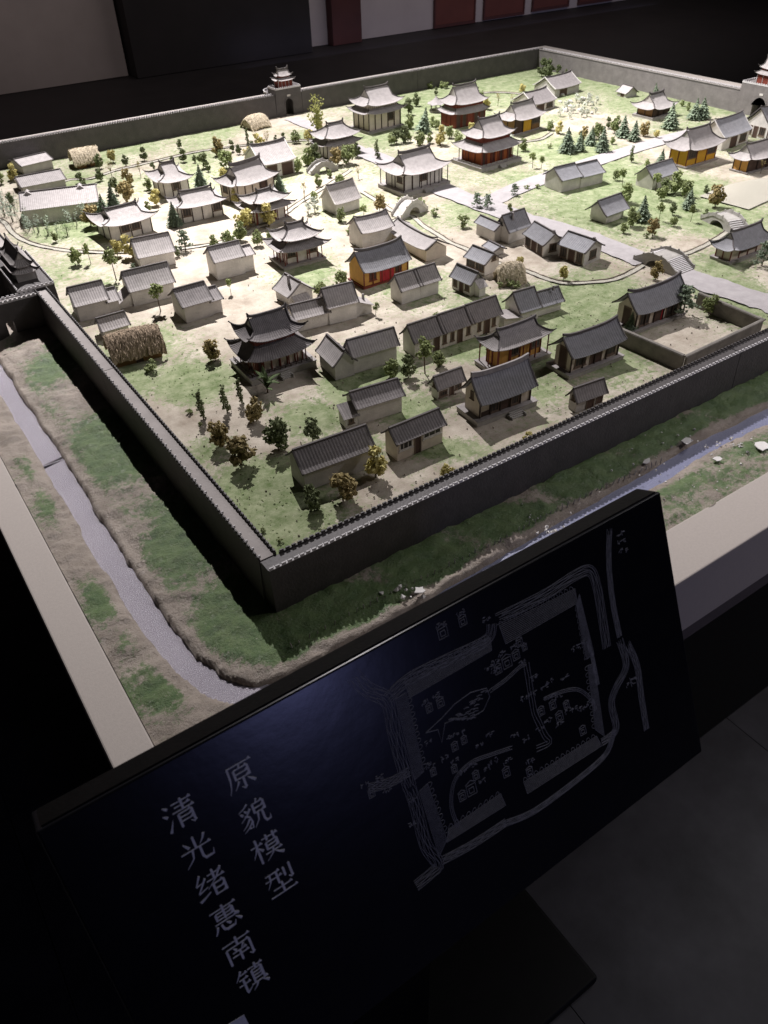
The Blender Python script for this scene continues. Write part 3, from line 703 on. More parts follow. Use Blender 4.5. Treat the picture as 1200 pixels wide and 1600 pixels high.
# the gate beside the left moat: tower on the wall, walled outer court in front of it
g3 = gate('shadowed gate tower on the left wall beside the moat, half out of frame', (.042, 1.035), math.pi/2, .225, .075, .078, .098, .110, .136, 'grey_wall', 'the moat-side gate tower')
def west_court():
    t = empty('barbican', (-.115, 1.018, 0), 0, 'dark walled forecourt with a lit arch at the left edge of the photo', 'wall')
    aw, n = .008, 8; cx = .045
    arc = [(cx + aw*math.cos(math.pi*k/n), .026 + aw*math.sin(math.pi*k/n)) for k in range(n+1)]
    MB().prism([(0, -.03), (cx-aw, -.03)] + arc[::-1] + [(cx+aw, -.03), (.113, -.03), (.113, .071), (0, .071)], 'y', 0, .02).build('wall_body', MATS['brick'], t)
    MB().box(0, .113, .0022, .0178, .070, .0722).build('walkway', MATS['walk'], t)
    mb = MB()
    for y in (-.0006, .0182):
        mb.box(0, .113, y, y+.0024, .0705, .0745)
        for i in range(12): mb.box(.0094*i+.001, .0094*i+.0065, y+.0002, y+.0022, .0743, .0775)
    mb.build('parapet', MATS['coping'], t)
    MB().box(0, .02, .0205, .19, -.03, .071).build('wall_body', MATS['brick'], t)
    MB().box(0, .113, .1905, .2105, -.03, .071).build('wall_body', MATS['brick'], t)
west_court()
# ------------------------------------------------------------------ bridges
def bridge(label, c, rz, L, W, H, steps=0, m='stone', rail=.008, lm=None):
    t = empty('stone_bridge', (c[0], c[1], 0), rz, label, 'bridge', 'stone bridges in the model')
    n = 20; zt = lambda x: .002 + H*(1-abs(x)/(L/2))**.8 if steps == 0 else .002 + H*min(1, (1-abs(x)/(L/2))*1.55)
    if steps == 0: zt = lambda x: .002 + H*math.cos(x/L*math.pi)**1.0
    xs_ = [-L/2 + L*k/n for k in range(n+1)]; aw = L*.2
    und = [(aw*math.cos(math.pi*k/10), .0005 + min(H*.72, aw)*math.sin(math.pi*k/10)) for k in range(11)]
    poly = [(-L/2, -.001), (-aw, -.001)] + [(p[0], p[1]) for p in und[::-1]] + [(aw, -.001), (L/2, -.001)] + [(x, zt(x)) for x in xs_[::-1]]
    MB().prism(poly, 'y', -W/2, W/2).build('arch', MATS[m], t)
    for s in (-1, 1):
        mb = MB(); y = s*W/2
        mb.sheet([[(x, y-.0012, zt(x)+rail) for x in xs_], [(x, y+.0012, zt(x)+rail) for x in xs_]], rail+.001)
        mb.build('balustrade', MATS[m], t)
        me = MB().box(-.0016, .0016, -.0016, .0016, 0, rail+.003).mesh('post', MATS[m])
        for k in range(0, n+1, 4):
            o = link('post', me, t); o.location = (xs_[k]*.985, y, zt(xs_[k]))
    if steps:
        me = MB().box(-.0010, .0010, -W/2+.0014, W/2-.0014, -.0008, .0014).mesh('step', MATS['coping'])
        for s in (-1, 1):
            for k in range(steps):
                x = s*(L/2)*(1-.62*(k+.5)/steps); o = link('step', me, t); o.location = (x, 0, zt(x))
    LAND.append((lm, c[0], c[1], L, W)); return t
c = at(1036, 414); a = at(995, 400); b = at(1078, 432)
bridge('broad pale stone bridge with a flight of steps beside the walled courtyard', c[:2], math.atan2(b[1]-a[1], b[0]-a[0]), .125, .062, .022, 10, lm='the stepped stone bridge')
c = at(504, 268); bridge('small arched stone bridge behind the open gabled hall', c[:2], R_(-4), .095, .03, .024, lm='the small far bridge')
c = at(640, 333); bridge('white arched bridge behind the long curved-gable house', c[:2], R_(8), .10, .04, .030, m='white', lm='the white arched bridge')
c = at(1132, 353); bridge('flat stone bridge at the right edge behind the grey hall', c[:2], R_(75), .13, .05, .022, 7, lm='the right-edge bridge')

# ------------------------------------------------------------------ buildings (photo order: far left, far right, middle, near)
W2 = dict(wm='white'); GW = dict(wm='grey_wall')
house('small plain grey house farthest left below the far wall', (38,273), (84,262), (26,263), 260, 249, wm='grey_wall', group=None, lm='the far left grey house')
house('long low plain house between the small far house and the long twin-gabled house', (38,304), (104,291), (27,292), 293, 277, wm='grey_wall', group=None)
t, w, d, he, hr = house('longest pale house on the left with two peaked gables', (42,352), (158,337), (27,326), 330, 302, wm='white', lm='the long twin-gabled house')
for x in (.09, .80):
    mb = MB(); mb.prism([(w*x-.022, hr-.012), (w*x, hr+.006), (w*x+.022, hr-.012)], 'y', d*.42, d*.58); mb.build('peak', MATS['roof'], t)
thatch_hut('shaggy pale thatched hut near the far left wall', (122,264), (156,258), (118,256), 252, 233, 'thatch_pale', 'brown_wall', lm='the far left thatched hut', seed=1)
hall('small white hip-roofed hall with a brick ridge, left of the green conifer', (259,310), (297,302), (243,297), 288, 258, wm='white', n=3, fill='pwp', o=.016, up=.010, lm='the small white hip-roofed hall')
hall('wide white hall with black posts and sweeping eaves behind two yellow trees', (175,378), (239,361), (162,362), 357, 331, wm='white', n=4, fill='pwwp', o=.018, up=.012, lm='the wide white hall with black posts')
house('plain white house just right of the two yellow trees', (222,423), (275,412), (215,406), 404, 374, rm='roof', lm='the plain white house by the yellow trees')
t, w, d, he, hr = house('white house with a small lean-to on its left end, behind the round-crowned tree', (210,479), (275,463), (195,462), 457, 425, lm='the white house with a left lean-to')
leanto(t, -.030, -.0006, .004, d*.62, he*.35, he*.85, 'l')
t, w, d, he, hr = house('grey tiled house nearest the moat-side gate tower', (126,503), (190,487), (115,486), 480, 450, wm='grey_wall', segs=[(0, .74, 1, 1, 1), (.74, 1, .75, .55, .9)], lm='the grey house nearest the gate tower')
house('little tiled house touching the brown thatched hut', (165,531), (203,520), (157,520), 519, 498, wm='grey_wall', lm=None)
thatch_hut('brown shaggy thatched hut near the walkway of the left wall', (184,574), (254,557), (172,556), 556, 522, 'thatch', 'brown_wall', lm='the brown thatched hut', seed=2)
t, w, d, he, hr = house('grey house with a lower right wing, left of the two-storey dark temple', (292,505), (350,488), (282,484), 481, 452, wm='grey_wall', segs=[(0, .72, 1, 1, 1), (.72, 1, .82, .6, .85)], rm='roof_dark', lm='the grey house left of the dark temple')
house('open gabled hall with dark doors and one white pier, in front of the yellow-green tree', (412,281), (461,270), (396,264), 260, 229, wm='white', rm='roof', op=[('door','f',.14,.46,0,.85), ('door','f',.60,.95,0,.85)], lift=.004, verge='white', name='hall', cat='hall', group=None, lm='the open gabled hall', rh=.005)
hall('beige hall with dark posts, brick ridge and curled eaves behind the small pavilion', (374,320), (430,301), (358,308), 294, 264, wm='beige', n=5, fill='pppdp', o=.014, up=.010, lm='the beige hall with dark posts', rh=.010, sidefill='.w')
two_tier('small white two-roofed pavilion standing in front of the beige hall', (404,353), (446,341), (394,343), 333, 320, 303, wm='white', n=3, fill='.d.', post='post_red', o=.018, up=.009, gallery=.006, plat=(.006,.004), name='pavilion', cat='pavilion', lm='the small white two-roofed pavilion', tm=.9)
two_tier('grey two-roofed pavilion right of the yellow-green tree', (512,248), (556,238), (504,239), 231, 219, 197, wm='grey_wall', n=3, fill='...', o=.018, up=.010, name='pavilion', cat='pavilion', lm='the grey two-roofed pavilion', tm=.85)
hall('long white hall with dark windows and thin eaves, left of the beige hall', (287,349), (349,336), (276,337), 328, 303, wm='white', n=4, fill='wppw', o=.014, up=.008, lm='the long white hall with dark windows')
two_tier('white two-roofed temple with red columns in the brightest patch of light', (449,417), (497,405), (434,405), 396, 379, 355, wm='white', n=3, fill='w.w', post='post_red', o=.016, up=.010, gallery=.008, plat=(.007,.006), name='temple', lm='the white temple with red columns', tm=.8)
t, w, d, he, hr = house('small white gabled house in the glare, behind the long white house', (525,336), (562,325), (510,325), 321, 291, verge='white', lift=.002, lm='the white house in the glare')
house('long white gabled house standing against the curved-gable house', (567,391), (613,379), (551,377), 367, 342, lift=.004, verge='ridge', lm='the long white house in the middle')
two_tier('beige two-roofed temple with dark posts nearest the far gate tower', (577,208), (625,197), (559,199), 181, 168, 141, wm='beige', n=5, fill='pppwp', o=.015, up=.012, plat=(.010,.006), gallery=.002, lm='the beige temple by the far gate', ridge='ridge')
two_tier('dark red two-roofed temple behind the red-and-white temple', (711,201), (757,191), (689,194), 181, 166, 137, wm='red', n=5, fill='ddpdd', post='post_red', o=.012, up=.009, lm='the dark red temple')
hall('brown hall with one yellow door, right of the big red temple', (803,212), (842,201), (786,205), 191, 165, wm='brown_wall', n=3, fill='dyw', post='post_dark', o=.016, up=.012, plat=(.006,.004), lm='the brown hall with a yellow door')
house('white-gabled dark hall between the yellow-door hall and the rock garden', (833,177), (866,168), (814,166), 165, 146, rm='roof_dark', verge='trim_white', wm='white', lift=.004, op=[('door','f',.15,.5,0,.8), ('window','f',.6,.9,.2,.8)], name='hall', cat='hall', group=None, lm='the white-gabled hall by the rock garden')
house('rearmost white-gabled hall with a long dark roof near the back corner', (866,153), (904,143), (847,143), 141, 122, rm='roof_dark', verge='trim_white', wm='grey_wall', lift=.004, op=[('door','f',.2,.5,0,.8)], name='hall', cat='hall', group=None, lm='the rearmost white-gabled hall')
two_tier('big red two-roofed temple on a pale terrace at the crossroads', (752,264), (798,251), (730,252), 240, 219, 190, wm='orange_red', n=7, fill='dpdpdpd', post='post_red', o=.010, up=.010, gallery=.014, plat=(.010,.010,(.4,.6)), upper_m='red', lm='the big red temple', rail='stone')
hall('large open white hall with thin black columns and soaring curled eaves', (632,304), (690,288), (610,291), 277, 244, wm='white', n=5, fill='p.w.p', o=.008, up=.014, gallery=.012, plat=(.006,.010,(.4,.6)), lm='the large open white hall', sidefill='w.', rh=.008, gmat='roof')
def kiosk(label, px, h, r, lm):
    c = at(*px); t = empty('kiosk', (c[0], c[1], 0), 0, label, 'kiosk')
    MB().tube([(0,0,-.001),(0,0,.006)], r*1.1, 6).build('base', MATS['stone'], t)
    columns(t, [(r*.85*math.cos(k*math.pi/3), r*.85*math.sin(k*math.pi/3)) for k in range(6)], h*.5, 'grey_wall', .0016)
    mb = MB(); P = []
    for i in range(13):
        a = 2*math.pi*i/12; row = []
        for j in range(6):
            q = j/5; rr = r*1.35*(1-q)**1.3 + .001; row.append((rr*math.cos(a), rr*math.sin(a), h*.48 + h*.5*q**1.2 + (.004*(1-q)**3 if i % 2 == 0 else 0)))
        P.append(row)
    mb.sheet(P, .001); mb.build('roof', MATS['roof'], t); LAND.append((lm, c[0], c[1], r, r))
kiosk('little pointed-roof kiosk left of the dark red temple', (681,174), .055, .024, None)
t, w, d, he, hr = house('lone white two-part house across the road from the big red temple', (876,301), (940,285), (862,288), 283, 262, segs=[(0, .45, 1, 1, 1), (.45, 1, .9, .9, 1.05)], rm='roof_blue', lm='the lone white two-part house')
house('white gabled house turned sideways, left one of the touching pair', (744,366), (772,379), (781,373), 348, 337, rm='roof_blue', lm=None)
t, w, d, he, hr = house('white house with a roof chimney, right one of the touching pair', (794,381), (825,370), (780,370), 364, 337, rm='roof_blue', lm='the pair of white houses')
chimney(t, w*.35, d*.32, hr-.02, hr+.004)
fr3 = [('window','f',.05,.32,.1,.82), ('door','f',.38,.64,0,.85), ('window','f',.70,.94,.1,.82), ('window','r',.3,.7,.3,.9)]
t, w, d, he, hr = house('white cottage with a brown door and gable window, right of the touching pair', (819,384), (848,402), (872,393), 366, 347, op=fr3, rm='roof_blue', lm='the cottage right of the pair')
chimney(t, w*.97, d*.5, hr-.004, hr+.006)
t, w, d, he, hr = house('white cottage with brown windows beside the road, nearest the stepped bridge', (872,402), (911,416), (936,404), 382, 362, op=fr3, rm='roof_blue', lm='the cottage by the road')
chimney(t, w*.97, d*.5, hr-.004, hr+.006)
house('white cottage with a wide brown shopfront and a small gable window', (728,419), (757,431), (778,422), 402, 384, op=[('window','f',.03,.48,.25,.8), ('window','f',.52,.97,.25,.8), ('window','r',.45,.75,.95,1.3)], rm='roof_blue', lm='the cottage with a shopfront')
t, w, d, he, hr = house('white cottage with a brown door and a box annex on its gable', (706,450), (735,463), (752,456), 433, 413, op=[('window','f',.08,.28,.25,.8), ('door','f',.4,.62,0,.85), ('window','f',.70,.93,.3,.75)], rm='roof_blue', lm='the cottage with a box annex')
leanto(t, w+.0006, w+.017, d*.3, d*.85, he*.75, he*1.15, 'r')
house('low grey outhouse with a small roof behind the shopfront cottage', (757,392), (772,400), (783,394), 385, 377, rm='roof_blue', lm=None)
house('long white house with one tall curved gable, running away beside the white arched bridge', (608,376), (666,409), (691,397), 362, 346, lift=.007, verge='ridge', wm='beige', lm='the long curved-gable house')
t, w, d, he, hr = house('ochre-walled temple with crimson doors and a tall grey roof', (569,450), (637,429), (548,436), 430, 397, wm='ochre', rm='roof_blue', lift=.006, op=[('window','f',.12,.28,.3,.85,'post_red'), ('window','f',.70,.86,.3,.85,'post_red')], name='temple', cat='temple', group=None, posts=(5,'post_red'), oe=.010, lm='the ochre temple', rh=.006)
for f in (.36, .47, .58): MB().box(w*f, w*f+w*.10, -.0014, .001, .001, he*.8).build('door', MATS['crimson'], t)
MB().box(-.004, w+.004, -.006, d+.003, -.001, .003).build('platform', MATS['post_red'], t)
t, w, d, he, hr = house('white house with a cross ridge on its roof, in front of the ochre temple', (628,476), (685,458), (608,466), 456, 430, segs=[(0, .5, 1, 1, 1), (.5, 1, 1, 1.02, 1)], lm='the white house in front of the ochre temple')
rows = [('door','f',.215,.285,0,.9), ('window','f',.32,.365,.25,.75), ('window','f',.41,.455,.25,.75), ('door','f',.49,.555,0,.9), ('window','f',.60,.645,.3,.8), ('window','f',.735,.775,.3,.85), ('door','f',.81,.885,0,.92), ('window','f',.91,.955,.3,.8)]
house('long row house with three doors and many small windows under three tiled roofs', (648,559), (779,514), (630,546), 537, 508, op=rows, segs=[(0, .33, 1, 1, 1), (.33, .66, 1.02, 1.02, 1), (.66, 1, 1.04, 1.04, 1)], rm='roof_dark', lm='the long row house')
t, w, d, he, hr = house('tall-roofed grey house with a lower right wing above the ochre hall', (811,505), (878,485), (793,490), 489, 458, segs=[(0, .42, 1, 1.05, 1.1), (.42, 1, .82, .70, .8)], rm='roof_blue', wm='white', lm='the tall-roofed grey house')
leanto(t, -.042, -.0006, -.004, d*.7, he*.55, he*.8, 'r')
chimney(t, w*.86, d*.35, hr*.75, hr*.93, .004)
hall('ochre-walled hall with corner columns and a wide grey hip roof', (777,581), (842,556), (750,574), 550, 520, wm='ochre', n=4, fill='pwpw', post='post_red', o=.006, up=.007, gallery=.010, plat=(.006,.008), rm='roof', tm=.72, lm='the ochre hall', orn=False)
t, w, d, he, hr = house('dark-fronted hall on a low plinth with a tall curved roof, right of the ochre hall', (889,588), (962,560), (866,573), 563, 529, wm='beige', rm='roof_blue', lift=.005, plat=(.010,.008), op=[('window','f',.08,.32,.3,.8), ('door','f',.40,.66,0,.82), ('window','f',.74,.95,.3,.8), ('door','l',.25,.75,.2,1.1)], posts=(4,'post_dark'), oe=.012, og=.008, name='hall', cat='hall', group=None, rh=.005, ridge='ridge', lm='the dark-fronted hall')
t, w, d, he, hr = house('large grey hall with a thick pale ridge and front steps near the front wall', (748,661), (826,632), (722,645), 636, 592, wm='beige', rm='roof_blue', lift=.004, plat=(.010,.010,(.5,.75)), op=[('window','f',.19,.38,.25,.85), ('door','f',.40,.60,0,.9), ('window','f',.62,.78,.25,.85), ('window','l',.42,.64,.75,1.05)], posts=(5,'post_dark'), oe=.012, og=.006, name='hall', cat='hall', group=None, rh=.009, ridge='ridge_light', lm='the large grey hall')
MB().box(.004, w*.19, -.0012, .0005, .011, he*.4).build('panel', MATS['post_dark'], t)
house('very small house with a pierced gable and dark front left of the large grey hall', (684,625), (722,611), (673,618), 610, 589, rm='roof_dark', wm='white', op=[('window','f',.05,.38,.15,.55), ('door','f',.46,.66,0,.85), ('window','f',.70,.95,.3,.8), ('window','l',.25,.75,.75,1.05)], lm='the very small dark-fronted house')
house('tiny guard house against the front wall with two dark openings', (899,645), (941,630), (889,638), 630, 607, rm='roof_dark', wm='grey_wall', op=[('door','f',.36,.66,0,.85), ('door','f',.72,.97,.1,.85), ('window','l',.25,.7,.7,1.)], lm='the tiny guard house')
t, w, d, he, hr = house('tiled house with a low annex on its left gable, below the L-shaped house', (560,664), (628,643), (541,646), 640, 613, rm='roof_dark', wm='grey_wall', lm='the tiled house with a left annex')
leanto(t, -.024, -.0006, .0, d*.6, he*.6, he*.95, 'f')
opening(t, 'window', -.018, -.008, .008, he*.5, 'f', 0.)
house('tiled shed house with a wide dark shop window, second from the front corner', (621,721), (691,691), (602,706), 695, 669, rm='roof_dark', wm='beige', op=[('window','f',.04,.33,.45,.85,'white'), ('door','f',.37,.52,0,.9), ('window','f',.56,.96,.55,.92,'white')], lm='the tiled shop house')
house('long windowless ribbed-roof house nearest the front corner of the walls', (478,768), (583,729), (455,742), 741, 703, rm='roof_dark', wm='grey_wall', lm='the long house nearest the front corner')
t, w, d, he, hr = house('L-shaped grey house right of the two-storey dark temple', (553,584), (620,564), (545,571), 560, 532, rm='roof', wm='grey_wall', lm='the L-shaped house')
# wing of the L: its gable looks to the front
a, b, p = at(517,563), at(551,583), at(560,578)
hw = hz(b, 557); L_ = np.linalg.norm((b-a)[:2])
wg = MB()
def wing(t, L, dep, he, hr):
    o = empty('wing', (0, 0, 0)); o.parent = t; o.location = (-.0006 - dep, -.004 + L, 0); o.rotation_euler = (0, 0, -math.pi/2)
    return o
wt = wing(t, L_, .040, hw, hw+.02)
gable_wall(wt, 0, L_, 0, .040, hw, hw+.022, 'grey_wall')
gable_roof(wt, 0, L_, 0, .040, hw, hw+.022, 'roof')
t, w, d, he, hr = house('row of three joined plain houses stepping up in height, behind the dark temple', (465,520), (558,497), (450,506), 498, 470, segs=[(0, .53, .85, .8, .9), (.53, 1, 1.12, 1.2, 1)], rm='roof', wm='white', lm='the row of three joined houses')
leanto(t, w+.0006, w+.038, .006, d*.8, he*.55, he*.95, 'r')
chimney(t, w+.028, d*.55, he*.5, he*1.0, .005)
t, w, d, he, hr = house('white gabled house with a chimney pipe and awning, left of the joined row', (432,466), (453,479), (484,464), 452, 428, rm='roof', wm='white', lm='the white house with a chimney pipe')
chimney(t, w*.55, d*.30, hr-.014, hr+.010, .005)
leanto(t, w+.0006, w+.014, d*.15, d*.7, he*.55, he*.8, 'r')
t, w, d, he, hr = house('pale plain house with a stepped right end, left of the white temple', (341,438), (400,423), (331,424), 411, 387, segs=[(0, .72, 1, 1, 1), (.72, 1, .9, .5, .8)], wm='white', lm='the pale house left of the white temple')
two_tier('big dark two-roofed temple with curled eaves and a dark red gallery, front left', (402,592), (474,569), (377,573), 569, 538, 501, wm='beige', n=6, fill='dppppp', post='post_red', rm='roof_dark', o=.015, up=.014, gallery=.005, plat=(.014,.012,(.4,.6)), upper_m='red', lm='the big dark temple', rail='post_dark', inset=.008, ridge='ridge')
house('tiny open shed by the far right wall', (964,149), (978,153), (990,149), 143, 132, wm='white', lm='the tiny far shed', rm='roof', op=[('door','f',.4,.75,0,.8)])
hall('small brown pavilion with a hip roof on a pale plinth among the far conifers', (1018,187), (1044,180), (997,181), 173, 150, wm='brown_wall', n=3, fill='ddd', post='post_dark', o=.020, up=.012, plat=(.012,.008), lm='the small brown pavilion', rh=.007)
hall('yellow hall with red posts and framed windows on the right', (1070,263), (1115,250), (1046,255), 238, 206, wm='yellow', n=3, fill='wpw', post='post_red', o=.018, up=.012, plat=(.008,.005), lm='the yellow hall', tm=.7)
house('grey-roofed hall with a white gable behind the yellow hall', (1126,236), (1167,222), (1107,222), 217, 189, wm='white', rm='roof_blue', lift=.004, verge='trim_white', op=[('door','f',.3,.55,0,.8), ('window','f',.65,.9,.2,.8)], name='hall', cat='hall', group=None, lm='the white-gabled hall behind the yellow hall')
house('white gabled hall with dark timbers at the right edge below the gate', (1196,219), (1236,207), (1172,207), 199, 170, wm='white', rm='roof_blue', lift=.006, posts=(4,'post_dark'), op=[('window','l',.1,.35,.2,.8), ('door','l',.4,.6,0,.8), ('window','l',.65,.9,.2,.8)], name='hall', cat='hall', group=None, lm='the white hall below the right gate')
hall('low yellow-brown hall cut off by the right edge beside the pond', (1165,272), (1225,254), (1150,264), 253, 228, wm='ochre', n=4, fill='dddd', post='post_dark', o=.016, up=.010, lm='the low yellow-brown hall', plat=(.006,.004))
house('white house behind the bushy green tree in front of the yellow hall', (1018,297), (1055,285), (1003,286), 281, 260, rm='roof_blue', lm='the white house in front of the yellow hall')
house('small plain white house with deep eaves among the right-hand trees', (946,350), (973,340), (929,339), 337, 313, rm='roof_blue', oe=.010, og=.012, lm='the deep-eaved white house')
hall('grey hall with brown posts and a long curved hip roof at the right edge', (1138,412), (1192,392), (1116,404), 395, 366, wm='beige', n=4, fill='pwwp', post='post_red', rm='roof_blue', o=.014, up=.010, plat=(.008,.006), lm='the grey hall at the right edge', tm=.7)
t, w, d, he, hr = house('hall with a tall curved roof inside the walled courtyard', (990,519), (1060,493), (966,503), 495, 461, wm='beige', rm='roof_blue', lift=.007, plat=(.009,.006), op=[('window','f',.08,.3,.2,.8), ('door','f',.40,.58,0,.85,'crimson'), ('window','f',.66,.92,.2,.8), ('door','l',.3,.7,.1,1.)], oe=.010, og=.010, posts=(5,'post_dark'), name='hall', cat='hall', group=None, rh=.006, lm='the courtyard hall')
# courtyard wall
def courtyard():
    Q = [at(u, v) for u, v in ((957,532),(1066,580),(1186,522),(1085,478))]
    t = empty('courtyard_wall', tuple(Q[1]), 0, 'low grey wall enclosing the square sandy courtyard on the right', 'wall')
    for i in range(3):
        a, b = (Q[i]-Q[1])[:2], (Q[i+1]-Q[1])[:2]; L = np.linalg.norm(b-a); rz = math.atan2(*(b-a)[::-1])
        s = MB().box(.0026 if i else 0, L-.0026, -.0025, .0025, -.002, .030).build('wall_run', MATS['court_wall'], t); s.location = (a[0], a[1], 0); s.rotation_euler = (0, 0, rz)
        k = MB().prism([(-.0042, .0301), (.0042, .0301), (.0032, .0325), (0, .0335), (-.0032, .0325)], 'x', -.003, L-.0043).build('coping', MATS['court_wall'], s)
    LAND.append(('the walled courtyard', (Q[0]+Q[2])[0]/2, (Q[0]+Q[2])[1]/2, .1, .1))
courtyard()
thatch_hut('round pale thatched hut with shrubs round it beside the shopfront cottage', (783,445), (815,441), (780,437), 436, 411, 'thatch_pale', 'grey_wall', lm='the round thatched hut', rnd=True, seed=3)
thatch_hut('rounded pale straw shelter by the far wall left of the far gate tower', (396,204), (420,198), (394,196), 196, 181, 'thatch_pale', 'thatch_pale', lm='the straw shelter', rnd=True, seed=4)
# ------------------------------------------------------------------ trees
def clump(mb, c, r, rg, n=1):
    """a small crumpled foam lump"""
    vs = [(1,0,0),(-1,0,0),(0,1,0),(0,-1,0),(0,0,1),(0,0,-1)]
    fs = [(0,2,4),(2,1,4),(1,3,4),(3,0,4),(2,0,5),(1,2,5),(3,1,5),(0,3,5)]
    a, b, g = [rg.uniform(0, 6.28) for _ in range(3)]
    Mx = Matrix.Rotation(a, 3, 'X') @ Matrix.Rotation(b, 3, 'Y') @ Matrix.Rotation(g, 3, 'Z')
    mb.add([tuple(Vector(c) + Mx @ (Vector(v) * r * rg.uniform(.55, 1.35))) for v in vs], fs)
def shreds(mb, c, r, n, s, rg):
    for _ in range(n):
        d = Vector((rg.gauss(0,1), rg.gauss(0,1), rg.gauss(0,1))).normalized() * r * rg.uniform(.75, 1.15); p = Vector(c) + d
        u = Vector((rg.gauss(0,1), rg.gauss(0,1), rg.gauss(0,1))).normalized(); v = d.orthogonal().normalized().lerp(u, .5)
        mb.add([tuple(p), tuple(p + u*s), tuple(p + v*s)], [(0, 1, 2)])
def crown_round(rg, z0=.06, nb=14, wide=.46, tall=.36, lump=.10, dens=17):
    mb = MB(); cz = (z0+1)/2
    for b in range(nb):
        a = rg.uniform(0, 6.28); q = rg.random()**.5; z = rg.uniform(-1, 1); rr = wide*.62*q*math.sqrt(max(.05, 1-z*z*.8))
        c = (rr*math.cos(a), rr*math.sin(a), cz + z*(1-z0)*.5*.68); R = rg.uniform(.11, .17)*(wide/.40)**.6
        for k in range(dens):
            d = Vector((rg.gauss(0,1), rg.gauss(0,1), rg.gauss(0,1))).normalized() * R * rg.uniform(.5, 1.0); clump(mb, Vector(c)+d, lump*rg.uniform(.45, .9), rg)
        shreds(mb, c, R*1.15, dens, .07, rg)
    return mb
def crown_conifer(rg, tiers=10, wide=.40):
    mb = MB()
    for i in range(tiers):
        f = i/(tiers-1); z = .12 + .80*f; r = wide*(1-f)**.85 + .025; n = max(5, int(13*(1-f)+5))
        for k in range(n):
            a = 6.283*(k + rg.random()*.7)/n; rr = r*rg.uniform(.7, 1.1); tip = Vector((rr*math.cos(a), rr*math.sin(a), z - .055 - rg.random()*.03)); root = Vector((0, 0, z+.045)); s = Vector((-math.sin(a), math.cos(a), 0))*(.045+.03*(1-f))
            m_ = root.lerp(tip, .6)
            mb.add([tuple(root), tuple(m_+s+Vector((0,0,.012))), tuple(tip), tuple(m_-s+Vector((0,0,.012))), tuple(m_-Vector((0,0,.035)))], [(0,1,2),(0,2,3),(0,4,1),(1,4,2),(2,4,3),(3,4,0)])
            for q in range(2): clump(mb, root.lerp(tip, rg.uniform(.45, .95)), .024, rg)
    clump(mb, (0, 0, .96), .03, rg); mb.tube([(0,0,.9),(0,0,1.0)], .012, 4, .003)
    return mb
def crown_flat(rg):                       # airy layered pine with foliage pads
    mb = MB()
    for i in range(12):
        z = .22 + .75*i/11; a = 2.4*i + rg.uniform(-.4, .4); r = (.26*(1-i/11)+.03); c = Vector((r*math.cos(a), r*math.sin(a), z))
        for k in range(15):
            d = Vector((rg.gauss(0,.10), rg.gauss(0,.10), rg.gauss(0,.02))); clump(mb, c+d, .055, rg)
        shreds(mb, c, .09, 10, .06, rg)
        mb.tube([(0,0,z-.06), tuple(c)], .008, 3, .004)
    return mb
def crown_narrow(rg):
    mb = MB()
    for i in range(11):
        f = i/10; c = Vector((.10*f + rg.gauss(0,.02), rg.gauss(0,.03), .10 + .86*f)); R = .10*(1-abs(f-.4)*.7)
        for k in range(9): clump(mb, c + Vector((rg.gauss(0,R*.6), rg.gauss(0,R*.6), rg.gauss(0,.05))), .05, rg)
        shreds(mb, c, R*1.2, 9, .06, rg)
    return mb
def crown_lolli(rg): return crown_round(rg, .48, 8, .33, .3, .075, 13)
def crown_thin(rg):
    mb = MB()
    for i in range(7):
        a = rg.uniform(0, 6.28); e = Vector((.22*math.cos(a)*rg.uniform(.4,1), .22*math.sin(a)*rg.uniform(.4,1), rg.uniform(.55, .98))); mb.tube([(0,0,.3), tuple(e*.6+Vector((0,0,.2))), tuple(e)], .010, 3, .003)
        for k in range(9): clump(mb, e + Vector((rg.gauss(0,.05), rg.gauss(0,.05), rg.gauss(0,.06))), .026, rg)
        shreds(mb, e, .08, 9, .05, rg)
    return mb
def crown_bamboo(rg):
    mb = MB()
    for i in range(6):
        x, y = rg.gauss(0,.10), rg.gauss(0,.10); top = Vector((x*2.4, y*2.4, rg.uniform(.7, 1))); mb.tube([(x,y,0), (x*1.3,y*1.3,.5), tuple(top)], .010, 3, .004)
        for k in range(15):
            f = rg.uniform(.3, 1); p = Vector((x,y,0)).lerp(top, f); d = Vector((rg.gauss(0,1), rg.gauss(0,1), rg.gauss(-.2,.5))).normalized()*rg.uniform(.10,.2); s = d.orthogonal().normalized()*.016
            mb.add([tuple(p), tuple(p+d*.5+s), tuple(p+d), tuple(p+d*.5-s)], [(0,1,2,3)])
    return mb
def crown_feather(rg):                    # tall loose crown, branches fanning upward
    mb = MB()
    for i in range(16):
        a = rg.uniform(0, 6.28); q = rg.random(); e = Vector((.30*math.cos(a)*q, .30*math.sin(a)*q, rg.uniform(.5, 1.0))); mb.tube([(0,0,.15), tuple(e*.5+Vector((0,0,.12))), tuple(e)], .012, 3, .003)
        for k in range(11): clump(mb, e + Vector((rg.gauss(0,.055), rg.gauss(0,.055), rg.gauss(-.04,.07))), .03, rg)
        shreds(mb, e, .10, 18, .055, rg)
    return mb
